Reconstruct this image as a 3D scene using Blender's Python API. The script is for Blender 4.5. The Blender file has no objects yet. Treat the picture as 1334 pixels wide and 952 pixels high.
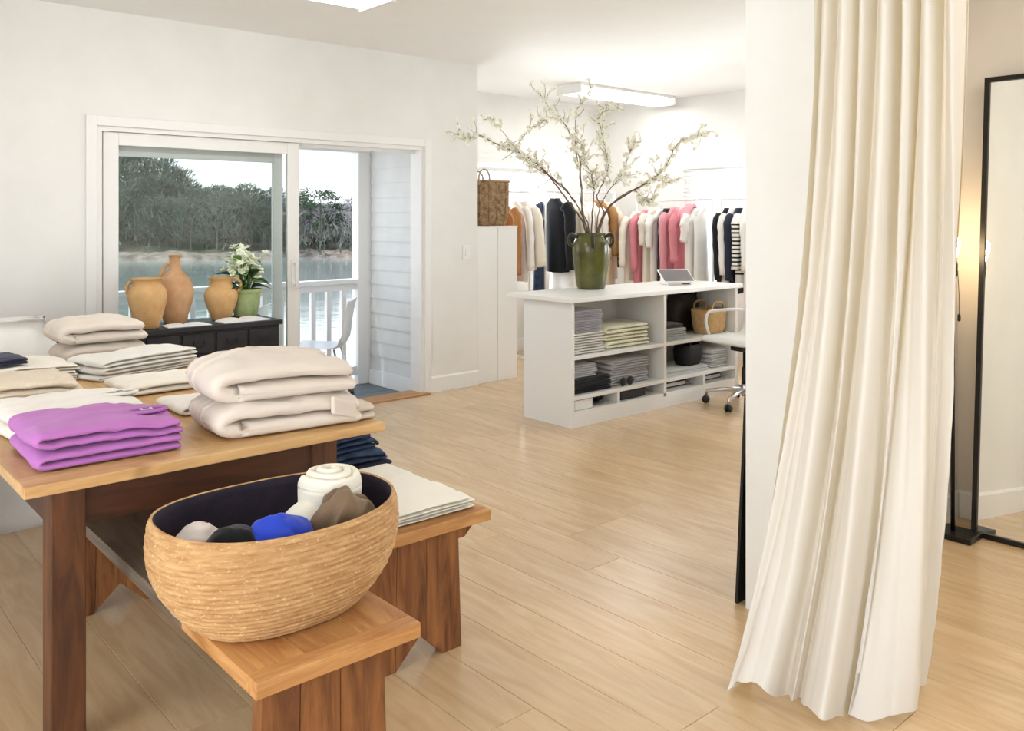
import bpy, bmesh, math, random
from mathutils import Vector, Matrix, noise

# ------------------------------------------------------------------ camera, world, sun, window light, added fill, exposure
scene = bpy.context.scene
COL = scene.collection
R1, R2, EYE, F, HZ = 0.7516, 0.6596, 1.47, 1126.0, 282.0   # room axes seen from the camera; eye height; focal length; horizon row
cam_data = bpy.data.cameras.new('camera')
cam = bpy.data.objects.new('camera', cam_data); COL.objects.link(cam)
cam.location = (0, 0, EYE)
cam.rotation_euler = (math.radians(90), 0, -math.atan2(R2, R1))
cam_data.sensor_width = 36.0
cam_data.lens = F / 1334 * 36
cam_data.shift_y = -(476 - HZ) / 1334
cam_data.clip_start = 0.05; cam_data.clip_end = 2000
scene.camera = cam

scene.view_settings.view_transform = 'Standard'
scene.view_settings.look = 'None'
scene.view_settings.gamma = 1.0
scene.view_settings.exposure = 0.2

world = bpy.data.worlds.new('sky'); scene.world = world
world.use_nodes = True
wn = world.node_tree.nodes; wl = world.node_tree.links
wn.clear()
w_out = wn.new('ShaderNodeOutputWorld'); w_bg = wn.new('ShaderNodeBackground')
w_tc = wn.new('ShaderNodeTexCoord'); w_sep = wn.new('ShaderNodeSeparateXYZ'); w_ramp = wn.new('ShaderNodeValToRGB')
w_ramp.color_ramp.elements[0].position = 0.0; w_ramp.color_ramp.elements[0].color = (0.93, 0.97, 1.0, 1)
w_ramp.color_ramp.elements[1].position = 0.6; w_ramp.color_ramp.elements[1].color = (0.62, 0.78, 1.0, 1)
wl.new(w_tc.outputs['Generated'], w_sep.inputs[0]); wl.new(w_sep.outputs['Z'], w_ramp.inputs[0])
wl.new(w_ramp.outputs[0], w_bg.inputs[0]); w_bg.inputs[1].default_value = 1.6
wl.new(w_bg.outputs[0], w_out.inputs[0])

def sun_light(name, direction, energy, angle, color):
    d = bpy.data.lights.new(name, 'SUN'); d.energy = energy; d.angle = math.radians(angle); d.color = color
    o = bpy.data.objects.new(name, d); COL.objects.link(o)
    o.rotation_euler = Vector(direction).to_track_quat('-Z', 'Y').to_euler(); return o
sun_light('sun', (0.75, -0.2, -0.85), 2.2, 2.0, (1.0, 0.95, 0.86))

def area_light(name, loc, direction, sx, sy, energy, color):
    d = bpy.data.lights.new(name, 'AREA'); d.shape = 'RECTANGLE'; d.size = sx; d.size_y = sy
    d.energy = energy; d.color = color
    o = bpy.data.objects.new(name, d); COL.objects.link(o)
    o.location = loc; o.rotation_euler = Vector(direction).to_track_quat('-Z', 'Z').to_euler(); return o
DAY = (0.93, 0.97, 1.0)
area_light('fill_south', (0.2, -2.68, 1.45), (0, 1, .8), 4.2, 2.1, 76, DAY)       # added fill at an invented window behind the camera
area_light('fill_west', (-2.68, 1.4, 1.45), (1, 0, .8), 4.2, 2.1, 140, DAY)  # added fill at an invented window left of the view
area_light('daylight_east', (8.1, 4.95, 1.45), (-1, 0, .4), 1.9, 1.1, 130, DAY)
area_light('fill_east_side', (8.1, 2.5, 1.45), (-1, 0, .4), 1.9, 1.1, 130, DAY)  # added fill at an unseen window, lights the counter area
area_light('daylight_north', (5.85, 7.5, 1.45), (0, -1, .4), 1.8, 1.1, 130, DAY)

# ------------------------------------------------------------------ helpers
rnd = random.Random(7)
def ray(x): return (x - 667) / F
def at_h(x, y, h):                      # the point at height h seen at a pixel
    Z = (EYE - h) * F / (y - HZ); X = ray(x) * Z
    return Vector((X * R1 + Z * R2, -X * R2 + Z * R1, h))
def at_v(x, y, v):
    r = ray(x); Z = v / (R1 - r * R2); return Vector((Z * (r * R1 + R2), v, EYE + (HZ - y) / F * Z))
def at_u(x, y, u):
    r = ray(x); Z = u / (r * R1 + R2); return Vector((u, Z * (R1 - r * R2), EYE + (HZ - y) / F * Z))
def at_z(x, y, Z):
    X = ray(x) * Z; return Vector((X * R1 + Z * R2, -X * R2 + Z * R1, EYE + (HZ - y) / F * Z))

def tag(o, label=None, cat=None, group=None, kind=None):
    if label: o['label'] = label
    if cat: o['category'] = cat
    if group: o['group'] = group
    if kind: o['kind'] = kind
    return o
def thing(name, label, cat, loc=(0, 0, 0), rz=0.0, group=None):
    o = bpy.data.objects.new(name, None); COL.objects.link(o)
    o.location = loc; o.rotation_euler = (0, 0, rz); o.empty_display_size = 0.05
    return tag(o, label, cat, group)
def obj(name, bm, mat, parent=None, smooth=False, loc=None, rot=None, bevel=0.0, subsurf=0, solid=0.0):
    if isinstance(bm, bmesh.types.BMesh):
        me = bpy.data.meshes.new(name)
        bmesh.ops.recalc_face_normals(bm, faces=bm.faces)
        bm.to_mesh(me); bm.free()
    else: me = bm
    if not me.materials: me.materials.append(mat)
    if smooth: me.polygons.foreach_set('use_smooth', [True] * len(me.polygons))
    o = bpy.data.objects.new(name, me); COL.objects.link(o)
    if parent: o.parent = parent
    if loc: o.location = loc
    if rot: o.rotation_euler = rot
    if solid:
        m = o.modifiers.new('s', 'SOLIDIFY'); m.thickness = solid; m.offset = 0
    if bevel:
        m = o.modifiers.new('b', 'BEVEL'); m.width = bevel; m.segments = 2; m.limit_method = 'ANGLE'
    if subsurf:
        m = o.modifiers.new('u', 'SUBSURF'); m.levels = subsurf; m.render_levels = subsurf
    return o
def copy_tree(o, parent=None):
    c = o.copy(); COL.objects.link(c); c.parent = parent
    for ch in list(o.children): copy_tree(ch, c)
    return c
def nbm(): return bmesh.new()
def box(bm, x0, x1, y0, y1, z0, z1):
    vs = [bm.verts.new((x, y, z)) for z in (z0, z1) for (x, y) in ((x0, y0), (x1, y0), (x1, y1), (x0, y1))]
    for f in ((0, 3, 2, 1), (4, 5, 6, 7), (0, 1, 5, 4), (1, 2, 6, 5), (2, 3, 7, 6), (3, 0, 4, 7)):
        bm.faces.new([vs[i] for i in f])
    return bm
def B(x0, x1, y0, y1, z0, z1): return box(nbm(), x0, x1, y0, y1, z0, z1)
def prism(bm, pts, axis, a, b):           # polygon (2-D) pushed along an axis
    def P(p, t): return {'x': (t, p[0], p[1]), 'y': (p[0], t, p[1]), 'z': (p[0], p[1], t)}[axis]
    v0 = [bm.verts.new(P(p, a)) for p in pts]; v1 = [bm.verts.new(P(p, b)) for p in pts]
    n = len(pts)
    bm.faces.new(v0); bm.faces.new(v1[::-1])
    for i in range(n): bm.faces.new((v0[i], v1[i], v1[(i + 1) % n], v0[(i + 1) % n]))
    return bm
def rings(bm, loops, closed=True, cap0=True, cap1=True):
    rs = [[bm.verts.new(p) for p in L] for L in loops]
    n = len(rs[0])
    for a, b in zip(rs, rs[1:]):
        for i in range(n if closed else n - 1):
            bm.faces.new((a[i], a[(i + 1) % n], b[(i + 1) % n], b[i]))
    if cap0: bm.faces.new(rs[0][::-1])
    if cap1: bm.faces.new(rs[-1])
    return bm
def lathe(bm, prof, seg=32, cx=0, cy=0, sx=1, sy=1, cap0=True, cap1=True):
    return rings(bm, [[(cx + r * sx * math.cos(2 * math.pi * i / seg), cy + r * sy * math.sin(2 * math.pi * i / seg), z)
                       for i in range(seg)] for r, z in prof], True, cap0, cap1)
def tube(bm, pts, rad, seg=8):
    pts = [Vector(p) for p in pts]; n = len(pts)
    rads = rad if isinstance(rad, (list, tuple)) else [rad] * n
    loops = []; nrm = None
    for i, p in enumerate(pts):
        d = (pts[min(i + 1, n - 1)] - pts[max(i - 1, 0)])
        d = d.normalized() if d.length > 1e-9 else Vector((0, 0, 1))
        if nrm is None: nrm = d.orthogonal().normalized()
        else:
            nrm = nrm - d * nrm.dot(d)
            nrm = nrm.normalized() if nrm.length > 1e-6 else d.orthogonal().normalized()
        bn = d.cross(nrm)
        loops.append([p + (nrm * math.cos(2 * math.pi * k / seg) + bn * math.sin(2 * math.pi * k / seg)) * rads[i] for k in range(seg)])
    return rings(bm, loops)
def smooth_path(pts, n=6):
    P = [Vector(p) for p in pts]; out = []
    for i in range(len(P) - 1):
        p0, p1, p2, p3 = P[max(i - 1, 0)], P[i], P[i + 1], P[min(i + 2, len(P) - 1)]
        for k in range(n):
            t = k / n
            out.append(0.5 * ((2 * p1) + (p2 - p0) * t + (2 * p0 - 5 * p1 + 4 * p2 - p3) * t * t + (3 * p1 - p0 - 3 * p2 + p3) * t ** 3))
    out.append(P[-1]); return out
def nz(x, y, z, s): return noise.noise((x + s * 7.31, y - s * 3.17, z + s * 1.7))

# ------------------------------------------------------------------ materials
def mat(name, col, rough=0.6, metal=0.0, spec=0.5):
    m = bpy.data.materials.new(name); m.use_nodes = True
    b = m.node_tree.nodes['Principled BSDF']
    b.inputs['Base Color'].default_value = (*col, 1); b.inputs['Roughness'].default_value = rough
    b.inputs['Metallic'].default_value = metal; b.inputs['Specular IOR Level'].default_value = spec
    return m
def S(r, g, b):                            # sRGB 0-255 to linear
    return tuple(((c / 255) / 12.92 if c / 255 < 0.04045 else ((c / 255 + 0.055) / 1.055) ** 2.4) for c in (r, g, b))
def mix_col(m, c0, c1, fac_socket):
    n = m.node_tree.nodes; l = m.node_tree.links
    mx = n.new('ShaderNodeMix'); mx.data_type = 'RGBA'
    mx.inputs[6].default_value = (*c0, 1); mx.inputs[7].default_value = (*c1, 1)
    l.new(fac_socket, mx.inputs[0]); return mx.outputs[2]
def noise_tex(m, scale, detail=4, stretch=(1, 1, 1), rough=0.6, obj_random=False, distort=0.0):
    n = m.node_tree.nodes; l = m.node_tree.links
    tc = n.new('ShaderNodeTexCoord'); mp = n.new('ShaderNodeMapping'); t = n.new('ShaderNodeTexNoise')
    mp.inputs['Scale'].default_value = stretch
    l.new(tc.outputs['Object'], mp.inputs['Vector'])
    if obj_random:
        oi = n.new('ShaderNodeObjectInfo'); mu = n.new('ShaderNodeMath'); mu.operation = 'MULTIPLY'; mu.inputs[1].default_value = 37.0
        l.new(oi.outputs['Random'], mu.inputs[0]); l.new(mu.outputs[0], mp.inputs['Location'])
    l.new(mp.outputs[0], t.inputs['Vector'])
    t.inputs['Scale'].default_value = scale; t.inputs['Detail'].default_value = detail
    t.inputs['Roughness'].default_value = rough; t.inputs['Distortion'].default_value = distort
    return t.outputs['Fac']
def ramp(m, sock, a, b):
    r = m.node_tree.nodes.new('ShaderNodeMapRange'); r.inputs[1].default_value = a; r.inputs[2].default_value = b
    m.node_tree.links.new(sock, r.inputs[0]); return r.outputs[0]
def bump(m, sock, strength, dist=0.01):
    n = m.node_tree.nodes; l = m.node_tree.links
    b = n.new('ShaderNodeBump'); b.inputs['Strength'].default_value = strength; b.inputs['Distance'].default_value = dist
    l.new(sock, b.inputs['Height']); l.new(b.outputs[0], n['Principled BSDF'].inputs['Normal'])
def varied(name, c0, c1, scale, rough=0.7, b=0.0, bd=0.004, stretch=(1, 1, 1), lo=0.35, hi=0.65, detail=4, metal=0, spec=0.4, obj_random=False, distort=0.0):
    m = mat(name, c0, rough, metal, spec)
    f = noise_tex(m, scale, detail, stretch, 0.6, obj_random, distort)
    m.node_tree.links.new(mix_col(m, c0, c1, ramp(m, f, lo, hi)), m.node_tree.nodes['Principled BSDF'].inputs['Base Color'])
    if b: bump(m, f, b, bd)
    return m
def tinted(m, amount=0.2):                 # each object its own shade
    n = m.node_tree.nodes; l = m.node_tree.links; p = n['Principled BSDF']
    src = p.inputs['Base Color'].links[0].from_socket
    oi = n.new('ShaderNodeObjectInfo'); mr = n.new('ShaderNodeMapRange')
    mr.inputs[3].default_value = 1 - amount; mr.inputs[4].default_value = 1 + amount
    l.new(oi.outputs['Random'], mr.inputs[0])
    v = n.new('ShaderNodeHueSaturation'); l.new(src, v.inputs['Color']); l.new(mr.outputs[0], v.inputs['Value'])
    l.new(v.outputs[0], p.inputs['Base Color']); return m
def wood(name, c0, c1, axis='y', rough=0.45, scale=6.0, amount=0.12, knots=True):
    st = {'x': (0.12, 1, 1), 'y': (1, 0.12, 1), 'z': (1, 1, 0.12)}[axis]
    st = tuple(s * 4 for s in st)
    m = mat(name, c0, rough, 0, 0.45)
    f = noise_tex(m, scale, 6, st, 0.65, True, 0.8)
    c = mix_col(m, c0, c1, ramp(m, f, 0.35, 0.68))
    if knots:
        f2 = noise_tex(m, 2.6, 2, tuple(min(1, s) for s in st), 0.5, True, 1.5)
        n = m.node_tree.nodes; mx = n.new('ShaderNodeMix'); mx.data_type = 'RGBA'
        mx.inputs[7].default_value = (c1[0] * 0.55, c1[1] * 0.5, c1[2] * 0.45, 1)
        m.node_tree.links.new(c, mx.inputs[6]); m.node_tree.links.new(ramp(m, f2, 0.66, 0.76), mx.inputs[0]); c = mx.outputs[2]
    m.node_tree.links.new(c, m.node_tree.nodes['Principled BSDF'].inputs['Base Color'])
    bump(m, f, 0.12, 0.003)
    return tinted(m, amount)
_cl = {}
def cloth(r, g, b, knit=0.0, scale=260):
    k = (r, g, b, knit)
    if k in _cl: return _cl[k]
    c = S(r, g, b); m = mat('cloth_%d_%d_%d' % (r, g, b), c, 0.9, 0, 0.15)
    p = m.node_tree.nodes['Principled BSDF']; p.inputs['Sheen Weight'].default_value = 0.15
    f = noise_tex(m, 9, 3)
    m.node_tree.links.new(mix_col(m, tuple(x * 0.93 for x in c), tuple(min(1, x * 1.05) for x in c), f), p.inputs['Base Color'])
    f2 = noise_tex(m, scale if not knit else 90, 2)
    bump(m, f2, 0.12 + knit, 0.002 + 0.004 * knit)
    _cl[k] = m; return m

M_WALL = varied('wall_paint', S(240, 239, 236), S(236, 235, 231), 3, 0.75, 0.02, 0.002)
M_LAMPWALL = varied('lamplit_wall_paint', S(232, 224, 214), S(228, 219, 208), 3, 0.75, 0.02, 0.002)  # wall paint warmed, lamp glow put into the colour
M_CEIL = varied('ceiling_paint', S(248, 248, 246), S(246, 246, 244), 2, 0.85)
M_TRIM = mat('white_trim', S(243, 242, 240), 0.4)
M_WHITE = mat('white_laquer', S(242, 241, 238), 0.35)
M_WHITEMETAL = mat('white_metal', S(240, 240, 238), 0.3)
M_CHROME = mat('chrome', (0.8, 0.8, 0.82), 0.18, 1.0)
M_ALU = mat('polished_aluminium', (0.75, 0.75, 0.76), 0.28, 1.0)
M_BLACK = mat('black_plastic', S(20, 20, 21), 0.45)
M_BLACKMETAL = varied('blackened_steel', S(30, 28, 26), S(40, 37, 34), 14, 0.4, 0, metal=0.4)
M_FLOOR = wood('oak_floor', S(215, 186, 147), S(199, 166, 125), 'y', 0.24, 5.0, 0.05, False)
M_FLOOR.node_tree.nodes['Principled BSDF'].inputs['Specular IOR Level'].default_value = 0.75
M_SUB = mat('floor_base', S(120, 90, 60), 0.8)
M_TABLETOP = wood('pine_tabletop', S(214, 176, 122), S(190, 144, 92), 'y', 0.42, 5.0, 0.05)
M_TABLEEND = wood('pine_end_board', S(214, 176, 122), S(186, 138, 86), 'x', 0.42, 5.0, 0.05)
M_LEG = wood('reclaimed_leg', S(106, 64, 36), S(62, 35, 18), 'z', 0.5, 5.0, 0.1)  # browns darkened, backlit shade put into the colour
M_APRON = wood('reclaimed_apron', S(84, 48, 28), S(52, 28, 16), 'x', 0.5, 5.0, 0.08)
M_BENCHTOP = wood('bench_plank', S(208, 158, 100), S(160, 104, 56), 'y', 0.42, 5.0, 0.1)
M_BENCHEND = wood('bench_end_board', S(204, 154, 98), S(160, 104, 56), 'x', 0.42, 5.0, 0.1)
M_BENCHGREY = wood('weathered_bench_plank', S(128, 114, 100), S(84, 74, 66), 'y', 0.4, 6.0, 0.08)
M_BENCHLEG = wood('bench_leg_board', S(154, 100, 56), S(90, 50, 26), 'z', 0.5, 5.0, 0.16)
def glass(name, tint):
    m = bpy.data.materials.new(name); m.use_nodes = True
    n = m.node_tree.nodes; l = m.node_tree.links; n.clear()
    o = n.new('ShaderNodeOutputMaterial'); mx = n.new('ShaderNodeMixShader'); t = n.new('ShaderNodeBsdfTransparent'); g = n.new('ShaderNodeBsdfGlossy')
    fr = n.new('ShaderNodeFresnel'); fr.inputs[0].default_value = 1.45
    t.inputs[0].default_value = (*tint, 1); g.inputs['Roughness'].default_value = 0.01
    l.new(fr.outputs[0], mx.inputs[0]); l.new(t.outputs[0], mx.inputs[1]); l.new(g.outputs[0], mx.inputs[2]); l.new(mx.outputs[0], o.inputs[0])
    return m
M_GLASS = glass('door_glass', (0.965, 0.988, 0.978))
M_CLEAR = glass('window_glass', (0.99, 0.995, 0.99))
def emit(name, col, s):
    m = bpy.data.materials.new(name); m.use_nodes = True
    p = m.node_tree.nodes['Principled BSDF']; p.inputs['Base Color'].default_value = (*col, 1)
    p.inputs['Emission Color'].default_value = (*col, 1); p.inputs['Emission Strength'].default_value = s
    return m
# ------------------------------------------------------------------ the room
def struct(name, bm, m, parent=None, **k):
    o = obj(name, bm, m, parent, **k)
    if not parent: o['kind'] = 'structure'
    return o
U0, U1, V0, V1, CH = -2.6, 7.75, -2.6, 7.1, 2.79
floor = struct('floor', box(B(U0, U1, V0, 5.95, -0.08, -0.012), 4.4, U1, 5.95, V1, -0.08, -0.012), M_SUB)
PW = 0.2115
k0 = math.floor((U0 - 0.70) / PW)
plank_cache = {}; DVF = 5.95
u = 0.70 + k0 * PW
while u < U1 - 0.01:
    a, b = max(u, U0), min(u + PW, U1)
    v = V0; first = rnd.uniform(0.6, 2.4)
    cuts = [V0]; nxt = V0 + first
    while nxt < V1 - 0.5:
        cuts.append(nxt); nxt += rnd.choice((1.9, 2.2, 2.5))
    vend = V1 if a > 4.4 else DVF
    cuts = [c for c in cuts if c < vend - 0.05] + [vend]
    for c, d in zip(cuts, cuts[1:]):
        key = (round(b - a, 3), round(d - c, 3))
        if key not in plank_cache:
            w, L = (b - a) / 2 - 0.0007, (d - c) / 2 - 0.0007
            bm = nbm(); e = 0.0012
            rings(bm, [[(-w, -L, -0.012), (w, -L, -0.012), (w, L, -0.012), (-w, L, -0.012)],
                       [(-w, -L, -e), (w, -L, -e), (w, L, -e), (-w, L, -e)],
                       [(-w + e, -L + e, 0), (w - e, -L + e, 0), (w - e, L - e, 0), (-w + e, L - e, 0)]])
            o = obj('plank', bm, M_FLOOR, floor); plank_cache[key] = o.data
        else: o = obj('plank', plank_cache[key], M_FLOOR, floor)
        o.location = ((a + b) / 2, (c + d) / 2, 0)
    u += PW
struct('ceiling', B(U0 - 0.15, U1 + 0.15, V0 - 0.15, V1 + 0.15, CH, CH + 0.1), M_CEIL)

DV = 5.88                                                    # inner face of the sliding-door wall
DL, DR, DH = 1.64, 4.19, 2.05
bm = nbm()
box(bm, U0 - 0.15, DL, DV, DV + 0.15, 0, CH); box(bm, DR, 4.76, DV, DV + 0.15, 0, CH); box(bm, DL, DR, DV, DV + 0.15, DH, CH)
struct('wall_back', bm, M_WALL)
struct('wall_return', B(4.32, 4.76, DV + 0.15, V1, 0, CH), M_WALL)
bm = nbm(); WN = (4.9, 6.75, 0.85, 2.0)                       # window in the far wall
box(bm, 4.76, WN[0], V1, V1 + 0.15, 0, CH); box(bm, WN[1], U1 + 0.15, V1, V1 + 0.15, 0, CH)
box(bm, WN[0], WN[1], V1, V1 + 0.15, 0, WN[2]); box(bm, WN[0], WN[1], V1, V1 + 0.15, WN[3], CH)
struct('wall_north', bm, M_WALL)
bm = nbm(); WE = [(4.0, 5.9), (1.6, 3.4)]
edges = [V0 - 0.15, 1.6, 3.4, 4.0, 5.9, V1]
for i in range(0, 5):
    a, b = edges[i], edges[i + 1]
    if (a, b) in WE:
        box(bm, U1, U1 + 0.15, a, b, 0, 0.85); box(bm, U1, U1 + 0.15, a, b, 2.0, CH)
    else: box(bm, U1, U1 + 0.15, a, b, 0, CH)
struct('wall_east', bm, M_WALL)
bm = nbm()
box(bm, U0 - 0.15, -1.95, V0 - 0.15, V0, 0, CH); box(bm, 2.35, U1, V0 - 0.15, V0, 0, CH)
box(bm, -1.95, 2.35, V0 - 0.15, V0, 0, 0.35); box(bm, -1.95, 2.35, V0 - 0.15, V0, 2.55, CH)
struct('wall_south', bm, M_WALL)
bm = nbm()
box(bm, U0 - 0.15, U0, V0, -0.75, 0, CH); box(bm, U0 - 0.15, U0, 3.55, DV, 0, CH)
box(bm, U0 - 0.15, U0, -0.75, 3.55, 0, 0.35); box(bm, U0 - 0.15, U0, -0.75, 3.55, 2.55, CH)
struct('wall_west', bm, M_WALL)
# fitting room
PU = 2.8
bm = nbm(); box(bm, PU, PU + 0.11, 1.58, 1.86, 0, CH); box(bm, PU + 0.11, 4.45, 1.75, 1.86, 0, CH)
struct('wall_partition', bm, M_WALL)
struct('wall_fitting_room', B(4.45, 4.56, -1.6, 1.86, 0, CH), M_LAMPWALL)
struct('wall_fitting_room_side', B(2.8, 4.56, -1.72, -1.6, 0, CH), M_LAMPWALL)
struct('wall_partition_side', B(PU, PU + 0.11, -1.6, -0.5, 0, CH), M_WALL)

def baseboard(name, pts, h=0.13, t=0.014):                     # straight run between two floor points, on the left of the direction
    (a, b), (c, d) = pts
    dx, dy = c - a, d - b; L = math.hypot(dx, dy); nx, ny = -dy / L * t, dx / L * t
    bm = nbm()
    prof = [(0, 0), (1, 0), (1, h - 0.012), (0.5, h), (0, h)]
    v0 = [bm.verts.new((a + nx * p, b + ny * p, z)) for p, z in prof]; v1 = [bm.verts.new((c + nx * p, d + ny * p, z)) for p, z in prof]
    bm.faces.new(v0); bm.faces.new(v1[::-1])
    for i in range(5): bm.faces.new((v0[i], v1[i], v1[(i + 1) % 5], v0[(i + 1) % 5]))
    return struct(name, bm, M_TRIM)
baseboard('baseboard_back', ((4.76, DV), (DR + 0.06, DV)))
baseboard('baseboard_back_left', ((DL - 0.06, DV), (U0, DV)))
baseboard('baseboard_fitting_room', ((4.45, -1.6), (4.45, 1.75)))
baseboard('baseboard_fitting_room_side', ((PU + 0.11, -1.6), (4.45, -1.6)))
baseboard('baseboard_partition', ((4.45, 1.75), (PU + 0.11, 1.75)))
baseboard('baseboard_north', ((U1, V1), (4.76, V1)))
baseboard('baseboard_east', ((U1, V0), (U1, V1)))

# windows
def window(name, axis, face, a, b, z0, z1, blinds=True, mull=1):
    def bx(bm, p0, p1, q0, q1, w0, w1):                        # p along the wall, q into the wall
        if axis == 'x': box(bm, p0, p1, face + q0, face + q1, w0, w1)
        else: box(bm, face + q0, face + q1, p0, p1, w0, w1)
    bm = nbm(); t = 0.05
    bx(bm, a, a + t, 0.0, 0.13, z0, z1); bx(bm, b - t, b, 0.0, 0.13, z0, z1)
    bx(bm, a + t, b - t, 0.0, 0.13, z1 - t, z1); bx(bm, a + t, b - t, -0.02, 0.13, z0, z0 + t)
    w = struct(name, bm, M_TRIM)
    bm = nbm(); bx(bm, a + t, b - t, 0.09, 0.096, z0 + t, z1 - t); obj('glass_pane', bm, M_CLEAR, w)
    n = mull + 1
    for i in range(1, n):
        p = a + (b - a) * i / n; bm = nbm(); bx(bm, p - 0.02, p + 0.02, 0.075, 0.11, z0 + t, z1 - t); obj('mullion', bm, M_TRIM, w)
    bm = nbm(); zm = (z0 + z1) / 2 + 0.06; bx(bm, a + t, b - t, 0.072, 0.112, zm - 0.02, zm + 0.02); obj('mullion', bm, M_TRIM, w)
    return w
window('window_1', 'x', V1, WN[0], WN[1], WN[2], WN[3])
window('window_2', 'y', U1, 4.0, 5.9, 0.85, 2.0)
window('window_added_east', 'y', U1, 1.6, 3.4, 0.85, 2.0)  # unseen window, added to light the counter area
def blind(axis, face, a, b, z1, drop, label):
    t = thing('window_blind', label, 'blind', ((a + b) / 2, face - 0.045, z1) if axis == 'x' else (face - 0.045, (a + b) / 2, z1), 0 if axis == 'x' else math.pi / 2)
    L = (b - a) / 2
    obj('headrail', B(-L, L, -0.025, 0.025, 0, 0.05), M_TRIM, t)
    n = int(drop / 0.045); me = None
    for i in range(n):
        if me is None:
            bm = nbm(); prism(bm, [(-0.022, -0.008), (-0.02, -0.010), (0.022, 0.008), (0.02, 0.010)], 'x', -L + 0.01, L - 0.01)
            o = obj('slat', bm, M_TRIM, t); me = o.data
        else: o = obj('slat', me, M_TRIM, t)
        o.location = (0, 0, -0.03 - i * 0.045)
    obj('bottom_rail', B(-L, L, -0.02, 0.02, -0.05 - n * 0.045, -0.03 - n * 0.045), M_TRIM, t)
blind('y', U1, 3.98, 5.92, 1.99, 0.36, 'white slatted blind half lowered over the window behind the striped top')
blind('x', V1, 4.92, 6.73, 1.99, 0.10, 'white slatted blind drawn up over the window behind the wicker basket')
window('window_added_south', 'x', V0 - 0.13, -1.95, 2.35, 0.35, 2.55, mull=2)  # unseen window, added to bring in fill from behind
window('window_added_west', 'y', U0 - 0.13, -0.75, 3.55, 0.35, 2.55, mull=2)  # unseen window, added for fill from the left

# sliding door
bm = nbm(); cw, ct = 0.065, 0.018
box(bm, DL - cw, DL, DV - ct, DV, 0, DH + cw); box(bm, DR, DR + cw, DV - ct, DV, 0, DH + cw); box(bm, DL, DR, DV - ct, DV, DH, DH + cw)
struct('trim_1', bm, M_TRIM, bevel=0.004)
door = struct('door_1', B(DL, DR, DV + 0.002, DV + 0.15, DH - 0.03, DH), M_TRIM)
for a in (DL, DR - 0.035):
    obj('jamb', B(a, a + 0.035, DV + 0.002, DV + 0.15, 0, DH - 0.03), M_TRIM, door)
obj('track', B(DR - 1.2, DR - 0.045, DV + 0.075, DV + 0.085, 0.0, DH - 0.03) if False else B(DL + 0.04, DR - 0.04, DV + 0.082, DV + 0.092, DH - 0.055, DH - 0.03), M_TRIM, door)
def door_leaf(a, b, v, s, top, bot):
    z0, z1 = 0.015, DH - 0.032; t = 0.036
    bm = nbm()
    box(bm, a, a + s, v, v + t, z0, z1); box(bm, b - s, b, v, v + t, z0, z1)
    box(bm, a + s, b - s, v, v + t, z1 - top, z1); box(bm, a + s, b - s, v, v + t, z0, z0 + bot)
    f = obj('sash', bm, M_TRIM, door, bevel=0.004)
    obj('glass_pane', B(a + s, b - s, v + 0.014, v + 0.020, z0 + bot, z1 - top), M_GLASS, f)
    return f
f1 = door_leaf(1.69, 3.07, DV + 0.03, 0.095, 0.085, 0.12)
door_leaf(DL + 0.036, 2.97, DV + 0.098, 0.075, 0.15, 0.12)
bm = nbm(); box(bm, 3.005, 3.035, DV + 0.012, DV + 0.03, 0.93, 1.15); box(bm, 3.012, 3.028, DV - 0.012, DV + 0.012, 0.95, 0.97); box(bm, 3.012, 3.028, DV - 0.012, DV + 0.012, 1.11, 1.13); box(bm, 3.012, 3.028, DV - 0.022, DV - 0.012, 0.95, 1.13)
obj('handle', bm, M_WHITE, f1, bevel=0.002)
struct('trim_2', B(DL - 0.02, DR + 0.02, DV - 0.07, DV + 0.15, 0.0, 0.012), M_BENCHEND, bevel=0.004)   # wooden threshold
t = thing('light_switch', 'small white light switch on the wall right of the sliding door', 'switch', (4.63, DV, 1.16))
obj('cover_plate', B(-0.04, 0.04, -0.007, 0, -0.06, 0.06), M_WHITE, t, bevel=0.003)
obj('toggle', B(-0.012, 0.012, -0.013, -0.007, -0.03, 0.03), M_TRIM, t)

# boarded low wall beside the corner
hw = struct('wall_low', B(4.77, 5.23, DV + 0.03, DV + 0.42, 0, 1.37), M_WALL)
for i in range(2):
    a = 4.768 + i * 0.235
    obj('board', B(a, a + 0.231, DV + 0.012, DV + 0.03, 0.0, 1.37), M_WHITE, hw, bevel=0.003)
obj('cap', B(4.765, 5.24, DV + 0.01, DV + 0.43, 1.37, 1.385), M_WHITE, hw, bevel=0.003)

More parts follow.
